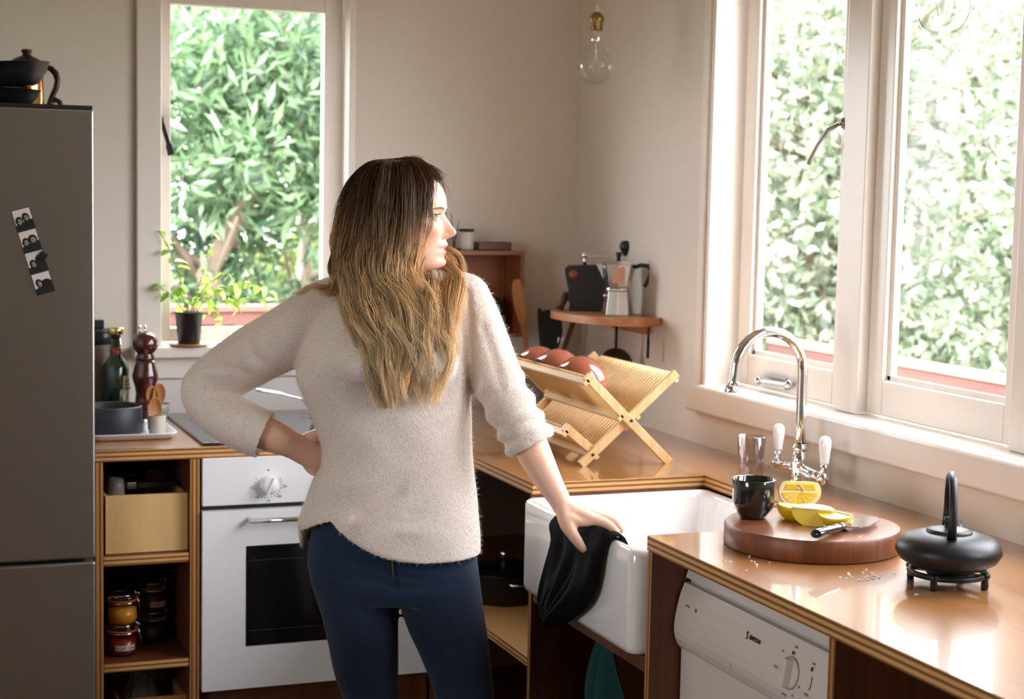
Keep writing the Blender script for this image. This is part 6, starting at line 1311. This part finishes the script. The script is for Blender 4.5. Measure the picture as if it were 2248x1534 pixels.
lock_group('crown_hair', [[(-0.0074, 0.0, 1.6019), (0.0279, -0.02, 1.5985), (0.0503, -0.04, 1.5841), (0.0569, -0.055, 1.5588), (0.0562, -0.064, 1.5227), (0.0518, -0.074, 1.4867)], [(-0.0092, 0.0, 1.6027), (0.022, 0.0, 1.6025), (0.0553, 0.0, 1.5885), (0.0731, 0.0, 1.5724), (0.0796, 0.002, 1.5634)], [(-0.0136, 0.01, 1.602), (0.0248, 0.03, 1.6022), (0.0587, 0.045, 1.5782), (0.0706, 0.06, 1.546), (0.0662, 0.07, 1.4945)], [(-0.0147, 0.0, 1.6017), (-0.0569, 0.01, 1.5919), (-0.0943, 0.02, 1.5518), (-0.1159, 0.03, 1.482), (-0.1236, 0.02, 1.4264)], [(-0.0181, 0.02, 1.6012), (-0.065, 0.05, 1.5888), (-0.0954, 0.06, 1.5474), (-0.1121, 0.065, 1.4816), (-0.1221, 0.06, 1.4064)], [(-0.0121, -0.01, 1.6016), (-0.0488, -0.03, 1.5931), (-0.0794, -0.04, 1.5607), (-0.0993, -0.045, 1.5105), (-0.1108, -0.05, 1.4469)], [(-0.0085, -0.01, 1.6016), (-0.0191, -0.06, 1.5914), (-0.0242, -0.081, 1.5569), (-0.0263, -0.09, 1.4943), (-0.0299, -0.1, 1.4139)], [(-0.003, -0.01, 1.6017), (0.015, -0.057, 1.5921), (0.0258, -0.078, 1.558), (0.0272, -0.086, 1.4953), (0.0203, -0.1, 1.4149)], [(-0.0055, 0.0, 1.6019), (0.0384, -0.04, 1.5911), (0.0539, -0.065, 1.5586), (0.0533, -0.075, 1.5137), (0.0462, -0.088, 1.433)], [(-0.0103, -0.01, 1.6016), (-0.0384, -0.045, 1.5913), (-0.0579, -0.066, 1.5564), (-0.066, -0.078, 1.4934), (-0.0703, -0.09, 1.4128)]], 2600, (.009, .006, .003), .00062, .0, 0, 21, .002)
lock_group('far_side_hair', [[(0.0428, 0.07, 1.4846), (0.0549, 0.04, 1.4106), (0.0639, -0.03, 1.3721), (0.0753, -0.1, 1.3352), (0.0839, -0.128, 1.2745)], [(0.0475, 0.07, 1.4847), (0.0741, 0.03, 1.4114), (0.112, -0.04, 1.3671), (0.1227, -0.105, 1.3095), (0.1202, -0.128, 1.2394)], [(0.0471, 0.075, 1.494), (0.0633, 0.06, 1.4101), (0.0828, 0.0, 1.3664), (0.0924, -0.07, 1.3065), (0.0882, -0.115, 1.2511)], [(0.0565, 0.075, 1.4942), (0.0797, 0.05, 1.4108), (0.1048, -0.02, 1.3724), (0.1146, -0.085, 1.317), (0.1105, -0.115, 1.2561)], [(0.0475, 0.07, 1.4847), (0.0591, 0.05, 1.4104), (0.068, -0.02, 1.3671), (0.0789, -0.09, 1.3076), (0.0689, -0.12, 1.2377)], [(0.0568, 0.07, 1.4943), (0.0857, 0.04, 1.4206), (0.1188, -0.03, 1.3778), (0.1291, -0.09, 1.3267), (0.1271, -0.11, 1.2722)], [(0.0475, 0.07, 1.4847), (0.0742, 0.03, 1.4067), (0.0971, -0.05, 1.3555), (0.1029, -0.1, 1.2998), (0.0995, -0.12, 1.2275)]], 1500, (.007, .006, .004), .0006, .05, 0, 22, .007)
lock_group('shoulder_flick', [[(-0.093, -0.03, 1.465), (-0.1165, -0.045, 1.4102), (-0.1192, -0.05, 1.3694), (-0.1329, -0.055, 1.3447), (-0.1579, -0.06, 1.3463)], [(-0.0873, -0.04, 1.4471), (-0.1104, -0.05, 1.4014), (-0.1116, -0.06, 1.3636), (-0.1194, -0.07, 1.3386), (-0.1432, -0.075, 1.3312)], [(-0.0916, -0.04, 1.4288), (-0.1055, -0.06, 1.3838), (-0.0947, -0.09, 1.3402), (-0.0787, -0.11, 1.2968), (-0.0593, -0.12, 1.2486)], [(-0.0989, -0.02, 1.4921), (-0.1232, -0.035, 1.428), (-0.1277, -0.04, 1.3824), (-0.1127, -0.05, 1.3631), (-0.0981, -0.06, 1.3748)]], 560, (.005, .006, .004), .00062, -.18, 0, 23, .004)
lock_group('loose_wisps', [[(0.0756, -0.0, 1.4079), (0.1035, -0.01, 1.4272), (0.1249, -0.01, 1.4138), (0.1384, -0.01, 1.3791), (0.1423, -0.01, 1.3662)], [(0.0711, 0.0, 1.4032), (0.099, -0.01, 1.417), (0.1178, -0.01, 1.3953), (0.1205, -0.02, 1.3663)], [(0.0667, 0.0, 1.3892), (0.0942, 0.0, 1.4036), (0.1089, -0.01, 1.3766), (0.1057, -0.03, 1.3408)], [(0.0636, -0.07, 1.5319), (0.0716, -0.075, 1.4961), (0.0688, -0.08, 1.4602), (0.0572, -0.09, 1.4288), (0.054, -0.09, 1.4018)], [(0.0614, -0.08, 1.415), (0.054, -0.1, 1.3797), (0.0775, -0.11, 1.3449), (0.0861, -0.125, 1.3012), (0.0778, -0.13, 1.2746)], [(-0.1353, -0.05, 1.3444), (-0.164, -0.04, 1.3497), (-0.1913, -0.04, 1.3354), (-0.2063, -0.03, 1.3253)], [(-0.0048, -0.01, 1.6026), (0.0226, -0.01, 1.6077), (0.0508, -0.02, 1.5999), (0.0786, -0.02, 1.5731)]], 170, (.003, .003, .003), .0004, .15, 0, 24, .003)
# inner mass under the strands
hm = MB(); rings_ = []
for i in range(0, NLV-2):
    xl, xr, d = HL[i, 0]+.008, HL[i, 1]-.012, HL[i, 2]; z = HL[i, 4]; zr_ = HL[i, 5]; yb3 = .085 if 1 < i < 7 else (.03 if i <= 1 else .01)
    if i >= 7: yb3 = d+.045
    ins = .020 if i < 7 else .014
    rg_ = []
    for k in range(36):
        a_ = 2*PI*k/36; cx, sx = math.cos(a_), math.sin(a_); u = .5+.5*math.copysign(abs(cx)**.9, cx)
        yy = (d+ins)*abs(sx)**.8 if sx > 0 else yb3*abs(sx)**.8
        if i >= 7 and sx <= 0: yy = yb3*abs(sx)**.8 + (d+.03)*(1-abs(sx)**.8)
        if i >= 7 and sx > 0: yy = (d+ins)*abs(sx)**.8 + (d+.03)*(1-abs(sx)**.8)
        xx = xl+(xr-xl)*u
        if u > .62 and 1 < i < 8: xx = xl+(xr-xl)*(.62+(u-.62)*.55)                # stays behind the face
        rg_.append((xx, yy, z+(zr_-z)*u))
    rings_.append(rg_)
hm.loft(rings_); hme = hm.mesh('hair_mass', m_hair); aat = hme.attributes.new('along', 'FLOAT', 'POINT'); aat.data.foreach_set('value', np.clip(zal(np.array([v_[2] for v_ in hm.v]))-.1, 0, 1).astype(np.float32)); tat = hme.attributes.new('tone', 'FLOAT', 'POINT'); tat.data.foreach_set('value', np.full(36*(NLV-2), .25, dtype=np.float32))
hmo = bpy.data.objects.new('hair_mass', hme); COL.objects.link(hmo); hmo.parent = ho
